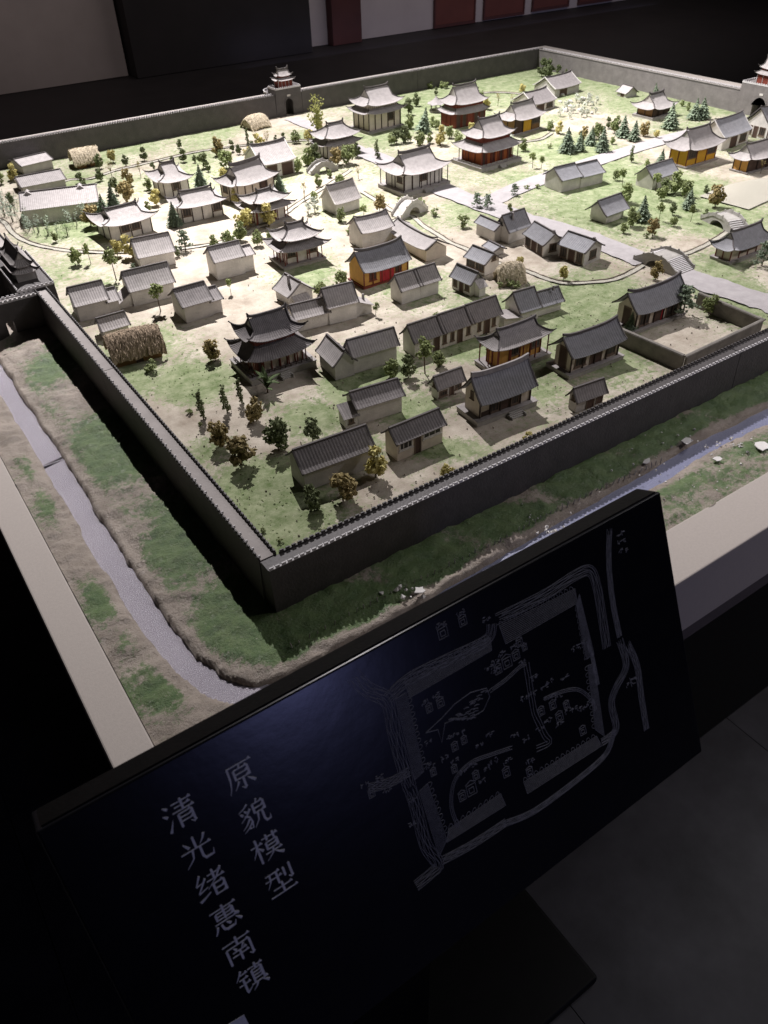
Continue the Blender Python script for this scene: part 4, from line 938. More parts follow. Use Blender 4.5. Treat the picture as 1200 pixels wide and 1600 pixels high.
def crown_palm(rg):
    mb = MB()
    for i in range(17):
        a = 6.283*i/17 + rg.random()*.3; el = rg.uniform(.45, 1.4); L = rg.uniform(.45, .6); z0 = rg.uniform(.12,.4); pts = []
        for k in range(6):
            f = k/5; pts.append(Vector((math.cos(a)*math.cos(el)*L*f, math.sin(a)*math.cos(el)*L*f, z0 + math.sin(el)*L*f - .16*f*f)))
        s = Vector((-math.sin(a), math.cos(a), 0)); P = [[tuple(p - s*.05*math.sin(math.pi*min(1,(k+.6)/6))) for k, p in enumerate(pts)], [tuple(p+Vector((0,0,.018))) for p in pts], [tuple(p + s*.05*math.sin(math.pi*min(1,(k+.6)/6))) for k, p in enumerate(pts)]]
        mb.sheet(P, .006)
    return mb
def trunk_mesh(rg, h=.5, r=.022, lean=0.):
    mb = MB(); mb.tube([(0,0,-.03),(rg.gauss(0,.008),rg.gauss(0,.008),h*.5),(lean,rg.gauss(0,.012),h)], r, 5, r*.55)
    for k in range(3 if h < .7 else 0):
        a = rg.uniform(0, 6.28); mb.tube([(lean*.8,0,h*.8),(lean+.1*math.cos(a), .1*math.sin(a), h*1.25)], r*.5, 3, r*.2)
    return mb
KIND = dict(  # crown builder, trunk height, crown width factor, adjective, name, category
 g=(crown_round, .45, 1.0, 'bushy green tree', 'leafy_tree', 'tree', 'leaf_g'), d=(crown_round, .4, .85, 'dark green bushy tree', 'dark_tree', 'tree', 'leaf_d'),
 y=(crown_round, .45, 1.0, 'yellow autumn tree', 'autumn_tree', 'tree', 'leaf_y'), o=(crown_round, .45, 1.05, 'ochre-brown autumn tree', 'autumn_tree', 'tree', 'leaf_o'),
 c=(crown_conifer, .9, 1.0, 'dark tiered conifer', 'conifer', 'tree', 'leaf_c'), k=(crown_flat, .95, 1.0, 'airy layered pine', 'pine_tree', 'tree', 'leaf_c'),
 l=(crown_lolli, .62, 1.0, 'thin-stemmed round-crowned tree', 'round_crown_tree', 'tree', 'leaf_r'), n=(crown_narrow, .5, 1.0, 'narrow leaning dark tree', 'narrow_tree', 'tree', 'leaf_d'),
 t=(crown_thin, .5, 1.0, 'sparse yellowish tree', 'sparse_tree', 'tree', 'leaf_t'), s=(lambda rg: crown_round(rg, .0, 9, .55, .5, .11, 14), .3, 1.5, 'low green bush', 'bush', 'bush', 'leaf_g'),
 b=(crown_bamboo, .3, 1.0, 'pale feathery bamboo clump', 'bamboo_clump', 'bamboo', 'leaf_b'), v=(crown_feather, .4, 1.0, 'feathery yellow-green tree', 'feathery_tree', 'tree', 'leaf_v'),
 w=(lambda rg: crown_round(rg, .0, 10, .42, .4, .075, 8), .4, 1.1, 'white blossoming shrub', 'blossom_shrub', 'shrub', 'leaf_w'), p=(crown_palm, .2, 1.0, 'dark spiky palm', 'palm', 'palm', 'leaf_p'))
PROTO = {}
for k, K in KIND.items():
    L = []
    for i in range(4 if k in 'gdyoclks' else 2):
        rg = random.Random(ord(k)*10 + i)
        L.append((K[0](rg).mesh('crown', MATS[K[6]]), trunk_mesh(rg, K[1], .026 if k != 'l' else .02).mesh('trunk', MATS['trunk'])))
    PROTO[k] = L
TREES = []
def T(k, *L):
    for q in L: TREES.append((k, *q))
# pixel of the foot in the photograph, height there
T('g',(2,287,20),(88,378,15),(232,296,18),(232,331,15),(354,263,26),(461,223,18),(465,269,22),(483,259,26),(545,256,28),(408,306,16),(515,277,12),(498,292,18),(532,294,20),(492,313,14),(640,201,22),(675,198,15),(683,202,14),(612,226,17),(655,227,22),(671,224,15),(702,216,18),(715,226,20),(860,204,16),(818,236,18),(932,218,24),(960,209,26),(957,225,12),(1055,301,30),(1070,307,26),(985,354,30),(975,364,18),(979,316,28),(962,282,15),(1107,491,32),(686,572,26),(612,591,30),(533,448,22),(501,463,22),(533,346,22),(335,391,22),(358,387,24),(403,384,22),(422,376,18),(376,375,26),(122,413,24),(1052,353,16),(1065,166,10),(1075,173,12),(638,222,14),(1034,312,24))
T('d',(20,319,18),(182,304,24),(197,259,17),(226,251,20),(157,283,18),(240,266,12),(281,231,14),(287,253,19),(270,256,12),(125,286,15),(133,292,13),(364,237,17),(374,241,15),(395,234,13),(431,222,11),(443,221,13),(304,254,11),(318,263,22),(326,268,14),(492,256,30),(558,246,22),(638,180,24),(650,166,20),(681,149,12),(630,223,26),(620,225,20),(745,148,12),(846,120,28),(857,122,29),(872,116,14),(885,118,10),(950,201,17),(1040,303,24),(1050,336,20),(1102,303,15),(1102,339,13),(436,704,50),(489,691,36),(491,794,40),(638,589,36),(155,263,22),(665,207,14),(278,401,16),(345,248,13))
T('y',(22,282,26),(177,254,22),(245,321,24),(184,400,25),(208,403,34),(388,247,20),(404,234,24),(350,279,17),(372,319,26),(384,357,34),(420,353,34),(482,224,22),(688,227,30),(735,206,16),(760,171,20),(815,146,15),(873,209,19),(812,415,18),(880,437,24),(699,751,26),(822,694,20),(1025,216,14),(587,746,46),(500,205,18))
T('o',(143,355,34),(200,316,30),(201,291,26),(340,244,30),(528,259,28),(593,331,24),(912,221,22),(1006,213,24),(1117,324,38),(1019,369,28),(1024,436,28),(336,562,36),(348,697,40),(377,726,42),(536,781,44),(397,659,40))
T('c',(163,339,34),(180,334,44),(274,353,36),(314,291,33),(438,301,30),(661,207,37),(886,238,37),(905,236,30),(940,237,37),(973,214,32),(990,220,30),(1024,153,22),(1047,201,38),(1083,187,32),(1097,186,32),(1031,262,28),(1075,326,34),(1003,345,40),(985,517,30),(922,226,28))
T('k',(745,324,20),(762,326,20),(803,305,16),(290,391,28),(210,429,15),(1066,494,46),(1190,416,38),(378,365,14))
T('l',(142,412,28),(182,438,45),(251,486,38),(361,459,22),(587,493,20),(568,341,20),(832,262,22),(845,265,21),(797,343,22),(972,289,24),(1024,299,26),(1030,344,28),(1079,346,26),(664,583,54),(1008,271,20),(521,453,9))
T('n',(388,226,22),(590,247,26),(318,653,40),(355,643,40),(378,630,36),(986,253,22))
T('t',(175,276,22),(220,276,20),(418,229,22),(476,313,25),(560,279,18),(778,166,18),(800,161,13),(1188,271,20))
T('s',(256,259,8),(672,138,10),(690,137,9),(697,138,10),(752,148,7),(823,296,7),(858,231,7),(722,355,18),(659,319,11),(680,337,11),(626,318,11),(681,499,11),(235,580,17),(795,447,12),(806,449,10),(967,311,9),(297,645,8),(313,665,6),(505,834,9),(567,811,7),(412,831,6),(437,846,6),(808,296,6),(840,294,6),(88,312,10),(1010,372,9),(545,365,9),(780,449,9))
T('b',(8,338,30),(20,346,32),(33,353,30),(46,360,26),(60,363,28),(75,366,30),(90,366,22),(106,367,30),(120,352,26),(134,342,28),(18,330,28),(4,322,24),(52,345,26))
T('v',(498,222,60))
T('w',(905,168,16),(918,165,14),(912,176,16),(895,177,14),(925,170,12),(885,172,16),(900,160,14),(920,158,14),(932,163,13),(908,183,14),(875,182,13),(890,186,12),(917,182,12),(930,178,11),(798,223,12),(492,331,24),(482,335,18))
T('p',(418,613,50))
ORD = ['nearest', 'second nearest', 'third nearest', 'fourth nearest', 'fifth nearest', 'sixth nearest', 'seventh nearest', 'eighth nearest', 'ninth nearest', 'tenth nearest', 'eleventh nearest', 'twelfth nearest', 'thirteenth nearest', 'farthest']
NAMED = [l for l in LAND if l[0]]
recs = []
for i, (k, u, v, hp) in enumerate(TREES):
    B = at(u, v); h = max(.008, hz(B, v - hp)) * (1.1 if B[1] > .75 else 1.0); ld = min(NAMED, key=lambda l: math.hypot(l[1]-B[0], l[2]-B[1]) - .25*(l[3]+l[4]))
    lu, lv = pr((ld[1], ld[2], .01)); du, dv = u - lu, (v - lv)*1.3
    dr = ('right of' if du > 0 else 'left of') if abs(du) > abs(dv) else ('in front of' if dv > 0 else 'behind')
    dist = math.hypot(ld[1]-B[0], ld[2]-B[1]); recs.append([k, B, h, dr, ld[0], dist])
for i, (k, B, h, dr, lm, dist) in enumerate(recs):
    same = sorted([r[5] for r in recs if r[0] == k and r[3] == dr and r[4] == lm])
    K = KIND[k]; lab = K[3] + ' ' + dr + ' ' + lm
    if len(same) > 1: lab = ORD[same.index(dist)] + ' ' + lab
    rg = random.Random(1000 + i); rz = rg.uniform(0, 6.28)
    if k == 'n': rz = math.atan2(-1, -.9) + rg.uniform(-.3, .3)
    cm, tm_ = PROTO[k][i % len(PROTO[k])]
    t = empty(K[4], (B[0], B[1], 0), rz, lab, K[5], 'model trees and bushes in the town'); wf = K[2]*rg.uniform(.88, 1.12)
    t.scale = (h*wf, h*wf, h); link('crown', cm, t); link('trunk', tm_, t)
    if k in 'gdyocl': t.rotation_euler[0] = rg.gauss(0, .05); t.rotation_euler[1] = rg.gauss(0, .05)
# rock garden behind the brown hall
def rocks():
    rg = random.Random(5)
    for i in range(16):
        c = at(rg.uniform(872, 925), rg.uniform(150, 182)); mb = MB()
        bm = bmesh.new(); bmesh.ops.create_icosphere(bm, subdivisions=2, radius=1)
        for v in bm.verts: v.co *= 1 + (vnoise(np.array([v.co.x*2+i*7.]), np.array([v.co.y*2+v.co.z*3]))[0]-.5)*.9
        me = bpy.data.meshes.new('rock'); bm.to_mesh(me); bm.free(); me.materials.append(MATS['rock'])
        o = link('rock', me); s = rg.uniform(.004, .010); o.location = (c[0], c[1], s*.3); o.scale = (s*1.3, s, s*rg.uniform(.6, 1.1)); o.rotation_euler[2] = rg.uniform(0, 6)
        tag(o, 'one of the knobbly pale rocks of the rock garden by the white-gabled hall', 'rock', 'pale rocks of the rock garden')
rocks()
# stakes standing along the bank of the front moat
def stakes():
    p = [(455,1013),(520,978),(600,934),(700,886),(800,836),(860,803),(930,768),(1000,736),(1040,716)]
    q = [at(u, v, 0)[:2] for u, v in p]; t = empty('stake_row', (q[0][0], q[0][1], 0), 0, 'row of tiny pale stakes along the bank of the front moat', 'stakes')
    me = MB().tube([(0,0,-.006),(0,0,.0075)], .0011, 4, .0006).mesh('stake', MATS['stone'])
    for a, b in zip(q[:-1], q[1:]):
        L = np.linalg.norm(b-a); n = max(1, int(L/.0105))
        for i in range(n):
            c = a + (b-a)*(i+random.random()*.25)/n; o = link('stake', me, t); o.location = (c[0]-q[0][0], c[1]-q[0][1], 0); o.rotation_euler = (random.gauss(0,.12), random.gauss(0,.12), 0); o.scale[2] = random.uniform(.7, 1.2)
stakes()
def crumbs():                                  # crumbled plaster lying on the front bank
    mb = MB(); rg = random.Random(11)
    for u0, v0, du, dv, n, s in ((1090,690,90,22,26,.0016),(1160,700,50,25,20,.0018),(870,800,120,40,26,.0012),(1000,735,80,30,18,.0014),(860,830,25,8,14,.0022),(1090,765,60,25,16,.0014),(640,930,60,14,8,.003)):
        for i in range(n):
            c = at(rg.gauss(u0, du*.5), rg.gauss(v0, dv*.5))
            if c[1] < -.188 or c[1] > -.006: continue
            clump(mb, (c[0], c[1], .003), s*rg.uniform(.6, 1.6), rg)
    tag(mb.build('plaster_crumbs', MATS['crumb']), kind='stuff')
    for (u, v, s, lb) in ((1072,692,.014,'white plaster flake lying on the grass strip above the right part of the moat'),(1190,700,.024,'largest white plaster flake, on the outer bank at the right edge'),(1120,720,.010,'small white plaster flake on the outer bank just right of the sign'),(655,925,.010,'white plaster lump at the foot of the stakes above the middle of the sign'),(1010,724,.010,'small white plaster flake by the stakes near the sign corner')):
        c = at(u, v); m2 = MB(); n = 9; pts = [(s*rg.uniform(.5,1.1)*math.cos(6.283*k/n), .6*s*rg.uniform(.5,1.1)*math.sin(6.283*k/n)) for k in range(n)]
        m2.prism(pts, 'z', 0, .0016); o = m2.build('plaster_flake', MATS['crumb']); o.location = (c[0], c[1], .0035); o.rotation_euler = (rg.gauss(0,.1), rg.gauss(0,.1), rg.uniform(-.4,.4))
        tag(o, lb, 'plaster flake', 'plaster flakes on the front bank')
crumbs()
def tufts():
    rg = np.random.RandomState(4); mb = MB(); n = 0
    px = rg.uniform(.03, TW-.03, 26000); py = rg.uniform(.03, TL-.03, 26000)
    g = blobs(px[:, None], py[:, None], GR)[:, 0] + (fbm(px, py, 5.) - .30) * .8 + (fbm(px, py, 60.) - .5) * 1.2
    for x, y in zip(px[g > .62][:3500], py[g > .62][:3500]):
        a = rg.uniform(0, 6.28); r = rg.uniform(.0012, .0030); h = rg.uniform(.0006, .0016); dx, dy = r*math.cos(a), r*math.sin(a)
        mb.add([(x-dx, y-dy, 0), (x+dx, y+dy, 0), (x-dy*.6, y+dx*.6, 0), (x+rg.uniform(-.002,.002), y+rg.uniform(-.002,.002), h)], [(0,1,3), (1,2,3), (2,0,3)])
    tag(mb.build('grass_tufts', MATS['flock']), kind='stuff')
    mb = MB(); r2 = random.Random(8)
    for i in range(900):
        x, y = r2.uniform(.04, 1.4), r2.uniform(.04, 1.2)*r2.random()**.5 + .01
        clump(mb, (x, y, .0008), r2.uniform(.0006, .0020), r2)
    tag(mb.build('ground_litter', MATS['plaster_dirt']), kind='stuff')
tufts()
# ------------------------------------------------------------------ display table
TB = empty('display_table', (0, 0, -.8), 0, 'large display table with a pale beige rim round the town model', 'table')
def tpart(name, m, *b, bev=.002):
    o = MB().box(*b[:4], b[4]+.8, b[5]+.8).build(name, MATS[m], TB); bv = o.modifiers.new('bevel', 'BEVEL'); bv.width = bev; bv.segments = 2; return o
tpart('rim', 'frame', -.253, 2.96, -.272, -.192, -.124, .004)
tpart('rim', 'frame', -.253, -.206, -.1915, 2.55, -.124, .004)
tpart('rim', 'frame', 2.89, 2.96, -.1915, 2.55, -.124, .004)
tpart('rim', 'frame', -.253, 2.96, 2.551, 2.62, -.124, .004)
tpart('fascia', 'fascia_dark', -.240, 2.945, -.262, 2.60, -.176, -.125)
tpart('plinth', 'black_base', -.17, 2.88, -.200, 2.5, -.799, -.177)
# ------------------------------------------------------------------ black sign in front of the table
SN = Vector((0, -.90798865, .41899476)); SX = Vector((1, 0, 0)); SD = Vector((0, -.41899476, -.90798865))
SP = Vector((.270, -.33, .2850))              # top right front corner
def onsign(u, v):
    r = Vector(ray(u, v)); c = Vector(CAMP); q = c + r * (SN.dot(SP - c) / SN.dot(r)) - SP
    return q.dot(SX), q.dot(SD)               # metres right of the corner, metres down
_c = [onsign(*q) for q in ((1032,768),(44,1288),(1085,1140))]
SW = .582; SH = .30; ST = .028
SG = empty('information_sign', (0, 0, -.8), 0, 'black tilted sign with grey Chinese lettering and an engraved town map', 'sign')
MS = Matrix(((1, SD.x, SN.x, SP.x), (0, SD.y, SN.y, SP.y), (0, SD.z, SN.z, SP.z + .8), (0, 0, 0, 1)))   # local: x right, y down the face, z out of it
def on_sign(mb, name, m, parent=SG): o = mb.build(name, MATS[m], parent); o.matrix_local = MS if parent is SG else Matrix(); return o
slab = on_sign(MB().box(-SW, 0, 0, SH, -ST, 0), 'slab', 'slab'); bv = slab.modifiers.new('bevel', 'BEVEL'); bv.width = .0016; bv.segments = 3
on_sign(MB().box(-SW+.004, -.004, -.0012, .0004, -ST+.003, -.003), 'edge_band', 'slab_edge')  # added matte black strip, keeps reflected light off the top edge
po = MB().box(-.34, -.26, SH*.45, SH*.99, -ST-.02, -ST-.0005).build('bracket', MATS['black_base'], SG); po.matrix_local = MS
c0 = Vector(at(805, 1367, -.775)); c1 = Vector(at(935, 1527, -.775))
MB().box(-.10, .03, -.305, -.255, .0, .92).build('post', MATS['black_base'], SG)
bp = MB().box(-.42, float(c0.x+c1.x)/2, float(c1.y), -.205, .0, .025).build('base_plate', MATS['black_base'], SG); bv = bp.modifiers.new('bevel', 'BEVEL'); bv.width = .006; bv.segments = 3
# lettering: each character drawn with brush strokes on a 100 x 100 field
def stroke_poly(pts, ws):
    L = []; Rr = []
    for i, p in enumerate(pts):
        a = Vector(pts[max(i-1, 0)]); b = Vector(pts[min(i+1, len(pts)-1)]); d = (b-a).normalized(); n = Vector((-d.y, d.x)); w_ = ws[i]/2 * (.86 if ws[i] > 1 else 1)
        L.append(Vector(p) + n*w_); Rr.append(Vector(p) - n*w_)
    return L, Rr
def H(x1, x2, y): return [('s', [(x1, y), (x2, y)], [4.2, 4.2]), ('t', [(x2-13, y-1.5), (x2-4, y-8.5), (x2+1.5, y+1.8)])]
def V(x, y1, y2, w_=9): return [('s', [(x-1, y1), (x, y1+4), (x, y2-3), (x+.5, y2)], [w_*.8, w_, w_, w_*.6])]
def P(*p, a=9, b=1.6): return [('s', list(p), [a + (b-a)*i/(len(p)-1) for i in range(len(p))])]
def Nn(*p): return P(*p, a=2, b=11)
def Dd(x1, y1, x2, y2): return [('s', [(x1, y1), ((x1+x2)/2, (y1+y2)/2), (x2, y2)], [2, 8, 10])]
def Hk(x, y): return [('s', [(x+3, y-3), (x-4, y+3), (x-13, y-5)], [9, 8, 1.5])]
GL = {
'原': P((18,9),(17,50),(12,76),(3,97)) + H(16,97,9) + P((57,12),(51,24),a=8,b=3) + V(34,24,60) + V(80,24,60) + H(34,80,24) + H(34,78,41) + H(34,78,58) + V(57,58,93) + Hk(57,93) + P((40,66),(34,76),(22,90),a=9) + Dd(70,66,91,88),
'貌': P((40,5),(26,15),(8,22),a=8) + Dd(10,27,19,37) + Dd(25,23,32,33) + P((45,25),(30,42),(6,58)) + P((22,42),(36,52),(40,72),(36,92),(24,90),a=7,b=5) + P((34,58),(20,74),(3,85)) + P((39,72),(24,86),(5,97)) + P((73,3),(66,15),a=8,b=3) + V(55,16,51) + V(90,16,51) + H(55,90,16) + H(55,90,33) + H(55,90,49) + P((64,52),(60,76),(42,97)) + V(79,52,86) + [('s', [(79,84),(84,94),(97,93),(99,79)], [8,9,7,2])],
'模': H(3,42,28) + V(23,4,98) + P((22,32),(14,50),(2,68),a=8) + Nn((25,38),(31,46),(39,55)) + H(44,99,16) + V(60,5,27) + V(84,5,27) + V(53,34,62) + V(90,34,62) + H(53,90,34) + H(53,90,47) + H(53,90,60) + H(42,99,73) + P((70,62),(66,78),(40,98)) + Nn((72,75),(84,88),(99,97)),
'型': H(8,58,11) + H(3,62,31) + P((22,11),(20,36),(5,58)) + V(45,11,58) + V(71,10,44) + V(93,4,55) + Hk(93,56) + H(18,86,73) + V(52,56,94) + H(3,99,96),
'清': Dd(10,7,23,19) + Dd(3,33,16,45) + P((9,97),(16,82),(26,60),a=11) + H(36,97,12) + H(42,91,26) + V(66,2,41) + H(32,99,41) + V(46,51,98) + V(87,51,92) + Hk(87,94) + H(46,87,51) + H(46,87,65) + H(46,87,79),
'光': V(51,3,44) + Dd(18,13,32,35) + P((86,9),(78,24),(66,37),a=10,b=2) + H(3,97,45) + P((38,47),(33,74),(5,98)) + [('s', [(62,46),(62,82),(68,93),(93,92),(97,75)], [9,9,10,8,2])],
'绪': P((27,3),(18,18),(8,34),a=8,b=4) + P((8,35),(31,31),a=5,b=3) + P((40,21),(24,42),(8,62),a=8,b=4) + P((8,63),(40,55),a=5,b=3) + P((3,92),(20,86),(42,76),a=11,b=3) + H(49,92,18) + V(67,3,37) + H(42,99,37) + P((94,8),(72,38),(38,64)) + V(57,55,98) + V(90,55,98) + H(57,90,55) + H(57,90,75) + H(57,90,95),
'惠': H(8,94,14) + V(51,2,55) + V(24,25,51) + V(79,25,51) + H(24,79,25) + H(24,79,37) + H(24,79,49) + H(12,86,61) + Dd(80,51,92,63) + P((17,70),(12,84),(4,96),a=9,b=4) + [('s', [(31,69),(34,88),(44,95),(70,94),(76,80)], [8,9,10,8,2])] + Dd(47,68,59,81) + Dd(79,69,95,87),
'南': H(3,97,17) + V(51,2,36) + V(12,35,98) + V(89,35,93) + Hk(89,94) + H(12,89,35) + Dd(33,41,42,52) + P((68,40),(58,54),a=9,b=2) + H(27,75,57) + H(22,79,72) + V(51,57,97),
'镇': P((25,3),(14,20),(2,35)) + H(18,44,18) + H(11,41,36) + H(5,45,57) + V(24,36,92) + P((23,95),(44,80),a=8,b=2) + H(47,98,14) + V(73,2,26) + V(57,25,75) + V(90,25,75) + H(57,90,25) + H(57,90,38) + H(57,90,50) + H(57,90,62) + H(43,100,77) + P((63,80),(56,90),(43,99)) + Nn((81,80),(90,88),(99,97))}
def letter(ch, u, v, size):
    cx_, cy_ = onsign(u, v); mb = MB(); z = .0004
    for st in GL[ch]:
        if st[0] == 't': poly = [Vector(p) for p in st[1]]; mb.prism([(cx_+(p.x-50)*size, cy_+(p.y-50)*size) for p in poly], 'z', -.0003, z)
        else:
            L, Rr = stroke_poly(st[1], st[2])
            for i in range(len(L)-1): mb.prism([(cx_+(p.x-50)*size, cy_+(p.y-50)*size) for p in (L[i], L[i+1], Rr[i+1], Rr[i])], 'z', -.0003, z)
        z += .00001
    on_sign(mb, 'letter', 'slab_print')
for ch, u, v in (('原',375,1212),('貌',396,1272),('模',416,1324),('型',438,1375)): letter(ch, u, v, .000232)
for ch, u, v in (('清',280,1271),('光',307,1327),('绪',329,1381),('惠',352,1432),('南',373,1481),('镇',393,1527)): letter(ch, u, v, .000232)
# bottom corner of the next printed block
b_ = [onsign(*q) for q in ((381,1585),(390,1603),(352,1622),(344,1608))]
on_sign(MB().prism(b_, 'z', -.0003, .0004), 'printed_block', 'slab_print')
# engraved map
mapo = MB()
def eline(mb, pts, wd=.0007, px=True):
    q = [onsign(*p) for p in pts] if px else pts
    L, Rr = stroke_poly(q, [wd]*len(q))
    for i in range(len(L)-1): mb.prism([(p.x, p.y) for p in (L[i], L[i+1], Rr[i+1], Rr[i])], 'z', -.0002, .00035)
def eng(name, lines, wd=.0006, px=True):
    mb = MB()
    for l in lines: eline(mb, l, wd, px)
    tag(on_sign(mb, name, 'slab_line'), kind='stuff')
def resample(pts, n):
    p = [np.array(q, float) for q in pts]; d = [0]
    for a, b in zip(p[:-1], p[1:]): d.append(d[-1]+np.linalg.norm(b-a))
    out = []
    for t in np.linspace(0, d[-1], n):
        i = max(k for k in range(len(d)-1) if d[k] <= t+1e-9); f = (t-d[i])/(d[i+1]-d[i]+1e-9); out.append(p[i]*(1-f)+p[i+1]*f)
    return np.array(out)
def band(pts, w0, n_lines=7, n=26, wig=.35, seed=0):
    """wavy parallel water lines along a pixel path"""
    rg = random.Random(seed); n *= 2; q0 = [np.array(onsign(*p)) for p in pts]; q1 = []
    for i in range(len(q0)-1):
        p0, p1, p2, p3 = [q0[min(max(k, 0), len(q0)-1)] for k in (i-1, i, i+1, i+2)]
        for t in (0, .2, .4, .6, .8): q1.append(.5*((2*p1)+(-p0+p2)*t+(2*p0-5*p1+4*p2-p3)*t*t+(-p0+3*p1-3*p2+p3)*t**3))
    C = resample(q1 + [q0[-1]], n); Tg = np.gradient(C, axis=0); Tg /= np.linalg.norm(Tg, axis=1)[:, None]+1e-9; N = np.stack([-Tg[:,1], Tg[:,0]], -1); out = []
    for k in range(n_lines):
        o = (k/(n_lines-1)-.5)*w0; j0 = 0 if k in (0, n_lines-1) else rg.randint(0, 3)
        ph = rg.random()*6; out.append([tuple(C[j] + N[j]*(o + (0 if k in (0, n_lines-1) else w0/n_lines*wig*math.sin(j*.55+ph)))) for j in range(j0, n)])
    return out
WATER = [([(550,1054),(575,1078),(605,1095),(615,1140),(628,1190),(640,1230)], .012),([(605,1092),(640,1060),(700,1030),(760,1000),(768,975)], .010),([(775,968),(850,930),(900,898),(922,892),(932,915),(940,960),(948,1012)], .010),
 ([(952,826),(951,880),(957,940),(968,995)], .006),([(968,1000),(978,1040),(962,1075),(955,1100),(962,1140),(940,1160)], .008),([(980,1005),(995,1040),(1002,1090),(1010,1140)], .007),
 ([(640,1230),(650,1262),(665,1320),(685,1350),(676,1362),(650,1384)], .011),([(640,1205),(610,1222),(575,1232)], .008),([(690,1345),(740,1318),(790,1285)], .008),([(785,1288),(830,1270),(880,1235),(930,1195),(950,1172),(960,1140)], .006),([(918,1000),(926,1030),(934,1070)], .004)]
for i, (p, w_) in enumerate(WATER): eng('engraved_river', band(p, w_, 9, 30, .5, i), .00032, False)
POND = [(665,1145),(690,1122),(710,1100),(735,1082),(760,1075),(765,1088),(755,1110),(735,1122),(715,1122),(695,1130),(690,1160),(684,1140)]
lines = [POND + [POND[0]]]
rg = random.Random(9)
for i in range(46):
    u = rg.uniform(700, 758); v = 1150 - (u-690)*.95 + rg.uniform(-12, 18); v = min(max(v, 1082), 1125); lines.append([(u, v), (u+4, v-2.4), (u+8, v-3)])
eng('engraved_pond', lines, .0005)
def creek(pts, w_=.003, s=0): return band(pts, w_, 3, 24, .2, s)
eng('engraved_creek', creek([(765,1080),(790,1062),(812,1042),(822,1037)], .003) + creek([(822,1037),(828,1075),(834,1110),(842,1130),(852,1150),(858,1160),(838,1170)], .006, 1) + creek([(850,1092),(880,1080),(905,1078),(925,1095),(930,1110)], .003, 2) + creek([(800,1168),(770,1178),(735,1192),(710,1220),(705,1260),(716,1292)], .003, 3), .00042, False)
def wallband(a0, a1, b1, b0, n, scal_side):
    """hatched wall between edge a (outer) and edge b (inner), with battlement scallops along one edge"""
    A0, A1, B1, B0 = [np.array(onsign(*p)) for p in (a0, a1, b1, b0)]; L = []
    for k in range(n+1): f = k/n; L.append([tuple(A0*(1-f)+B0*f), tuple(A1*(1-f)+B1*f)])
    L.append([tuple(A0), tuple(B0)]); L.append([tuple(A1), tuple(B1)])
    p, q = (A0, A1) if scal_side == 'a' else (B0, B1); o = (A0-B0)/np.linalg.norm(A0-B0) * (1 if scal_side == 'a' else -1); m = int(np.linalg.norm(q-p)/.0062)
    for i in range(m):
        pts = []
        for j in range(6):
            f = (i + j/5*.72)/m; h = .0032*math.sin(math.pi*j/5)**.5; pts.append(tuple(p*(1-f)+q*f + o*(h+.0006)))
        L.append(pts)
    return L
eng('engraved_wall', wallband((632,1068),(766,996),(768,1016),(640,1090), 11, 'a'), .00032, False)
eng('engraved_wall', wallband((780,978),(898,920),(902,942),(790,1006), 11, 'a'), .00032, False)
eng('engraved_wall', wallband((618,1092),(648,1218),(662,1205),(634,1082), 10, 'b'), .00032, False)
eng('engraved_wall', wallband((655,1236),(686,1338),(698,1312),(668,1224), 10, 'b'), .00032, False)
eng('engraved_wall', wallband((905,928),(928,1022),(916,1030),(900,944), 10, 'b'), .00032, False)
eng('engraved_wall', wallband((928,1036),(944,1150),(930,1140),(918,1040), 10, 'b'), .00032, False)
eng('engraved_wall', wallband((698,1316),(790,1258),(782,1240),(700,1296), 10, 'b'), .00032, False)
eng('engraved_wall', wallband((824,1240),(940,1165),(932,1150),(818,1222), 10, 'b'), .00032, False)
# small engraved buildings and the scribble of place labels beside them
def plan(u, v, s=8):
    return [[(u,v),(u+s,v-s*.55),(u+s*1.25,v+s*.55),(u+s*.25,v+s*1.1),(u,v)], [(u+s*.3,v+s*.2),(u+s*.8,v-s*.08),(u+s*.95,v+s*.45),(u+s*.45,v+s*.72),(u+s*.3,v+s*.2)], [(u-s*.1,v-s*.1),(u+s*.45,v-s*.75),(u+s*1.05,v-s*.7)]]
PL = [(683,985,14),(716,968,11),(772,1044,10),(784,1032,13),(800,1022,10),(806,1002,9),(665,1105,9),(682,1096,10),(705,1165,9),(720,1155,8),(738,1210,9),(728,1230,14),(716,1242,10),(840,1110,9),(858,1100,9),(868,1118,10),(575,1238,9),(822,1204,9),(672,1205,8),(705,1200,8),(785,1205,10),(815,1010,7),(880,1100,8),(905,1140,9)]
L = []
for p in PL: L += plan(*p)
eng('engraved_building', L, .0005)
SC = [(683,976),(716,958),(760,1045),(770,1036),(780,1022),(798,1012),(660,1098),(678,1088),(700,1152),(715,1146),(735,1196),(757,1200),(768,1190),(850,1092),(862,1088),(878,1060),(855,1065),(895,1012),(905,1008),(815,1092),(830,1060),(840,1140),(852,1128),(870,1132),(905,1108),(918,1100),(893,1110),(600,1236),(566,1228),(640,1250),(668,1196),(706,1190),(788,1190),(824,1190),(965,835),(967,848),(970,861),(980,1070),(985,1062),(755,968),(690,1185),(745,1165),(760,1150),(800,1150),(818,1155),(826,1085),(845,1075),(868,1090),(884,1112),(720,1205),(748,1222),(665,1160),(588,1216),(640,1290),(770,1050),(812,1035)]
L = []
for u, v in SC:
    for k in range(2):
        uu, vv = u + k*7, v - k*3.6
        for j in range(5): x, y = uu+rg.uniform(-2.5,2.5), vv+rg.uniform(-3,3); a = rg.choice((-.5, -.5, 1.3, 1.9)); l = rg.uniform(2, 4.5); L.append([(x, y), (x+l*math.cos(a), y+l*math.sin(a))])
eng('engraved_scribble', L, .0005)
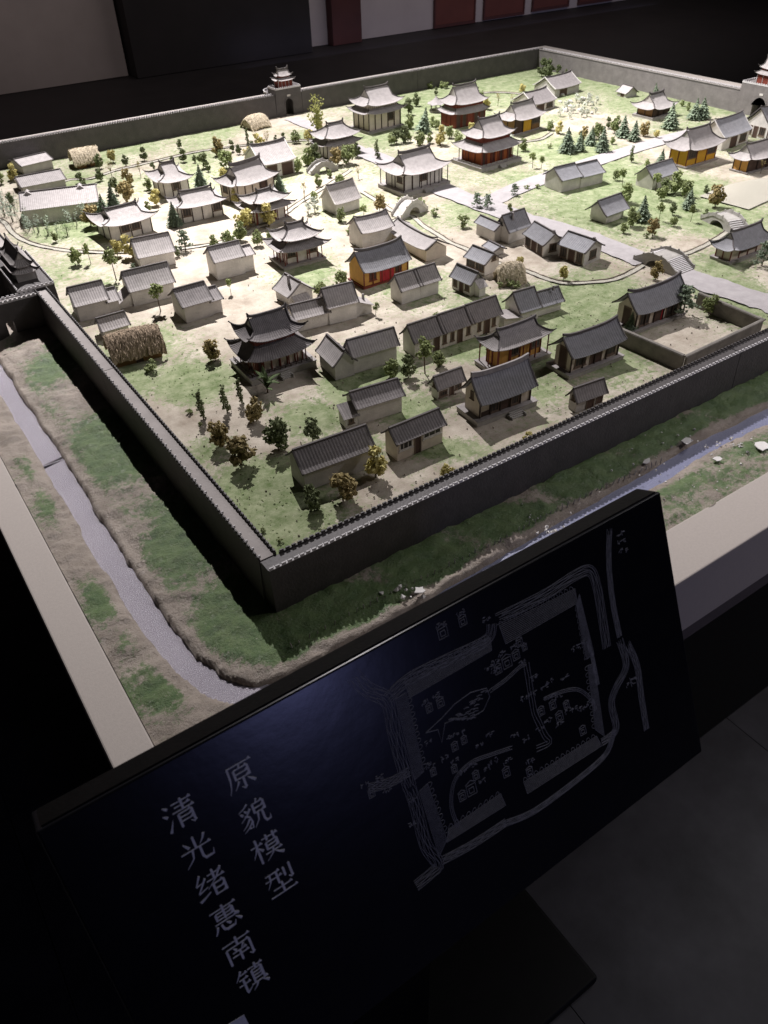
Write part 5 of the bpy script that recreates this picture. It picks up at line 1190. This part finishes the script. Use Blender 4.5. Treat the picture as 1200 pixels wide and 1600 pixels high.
# ------------------------------------------------------------------ the room
def floor():
    t = empty('floor', (0, 0, -.8)); t['kind'] = 'structure'
    s = .72; me = MB().box(.0009, s-.0009, .0009, s-.0009, -.02, 0).mesh('floor_tile', MATS['floor'])
    for i in range(-2, 6):
        for j in range(-3, 5):
            o = link('floor_tile', me, t); o.location = (.975 - s + i*s, -.20 - s + j*s, 0)
    o = MB().box(-12, 16, -8, 14, -.04, -.006).build('subfloor', MATS['dark_partition'], t)
floor()
def room():
    b = MB().box(3.6, 14, 7.82, 8.0, -.8, 3).build('room_wall', MATS['room_wall']); tag(b, 'pale far wall of the dark room hung with dark red panels', 'wall')
    for k, (u0, u1, v) in enumerate(((680,740,40),(757,817,27),(833,887,14),(905,955,4))):
        def onw(u, v): r = ray(u, v); return CAMP + r*((7.80-CAMP[1])/r[1])
        a, b2 = onw(u0, v), onw(u1, v-10)
        t = empty('wall_panel', (a[0], 7.80, a[2]), 0, ['dark red panel on the far wall, leftmost of the row', 'dark red panel on the far wall, second from the left', 'dark red panel on the far wall, third from the left', 'dark red panel on the far wall, rightmost and barely showing'][k], 'panel', 'dark red panels on the far wall')
        wd = b2[0]-a[0]; MB().box(0, wd, 0, .015, 0, 1.4).build('board', MATS['poster'], t)
        for (x0, x1, z0, z1) in ((-.02,wd+.02,-.03,-.001),(-.02,wd+.02,1.401,1.43),(-.02,-.001,0,1.4),(wd+.001,wd+.02,0,1.4)): MB().box(x0, x1, -.01, .0145, z0, z1).build('moulding', MATS['pilaster'], t)
    r0, r1 = at(503, 66, -.8), at(545, 60, -.8)
    tag(MB().box(float(r0[0])-.02, float(r1[0])-.0, 7.70, 7.815, -.8, 3).build('pilaster', MATS['pilaster']), 'dark brown pilaster standing against the far wall', 'pilaster')
    a, b = at(205, 118, -.8), at(470, 76, -.8)
    tag(MB().box(float(a[0]), float(b[0]), float(b[1])-.25, float(b[1])+1.2, -.8, 3.2).build('partition', MATS['dark_partition']), 'broad dark partition at the back left of the room', 'partition')
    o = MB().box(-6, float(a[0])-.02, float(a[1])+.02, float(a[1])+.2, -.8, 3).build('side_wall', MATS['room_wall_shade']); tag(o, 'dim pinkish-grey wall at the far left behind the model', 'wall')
room()
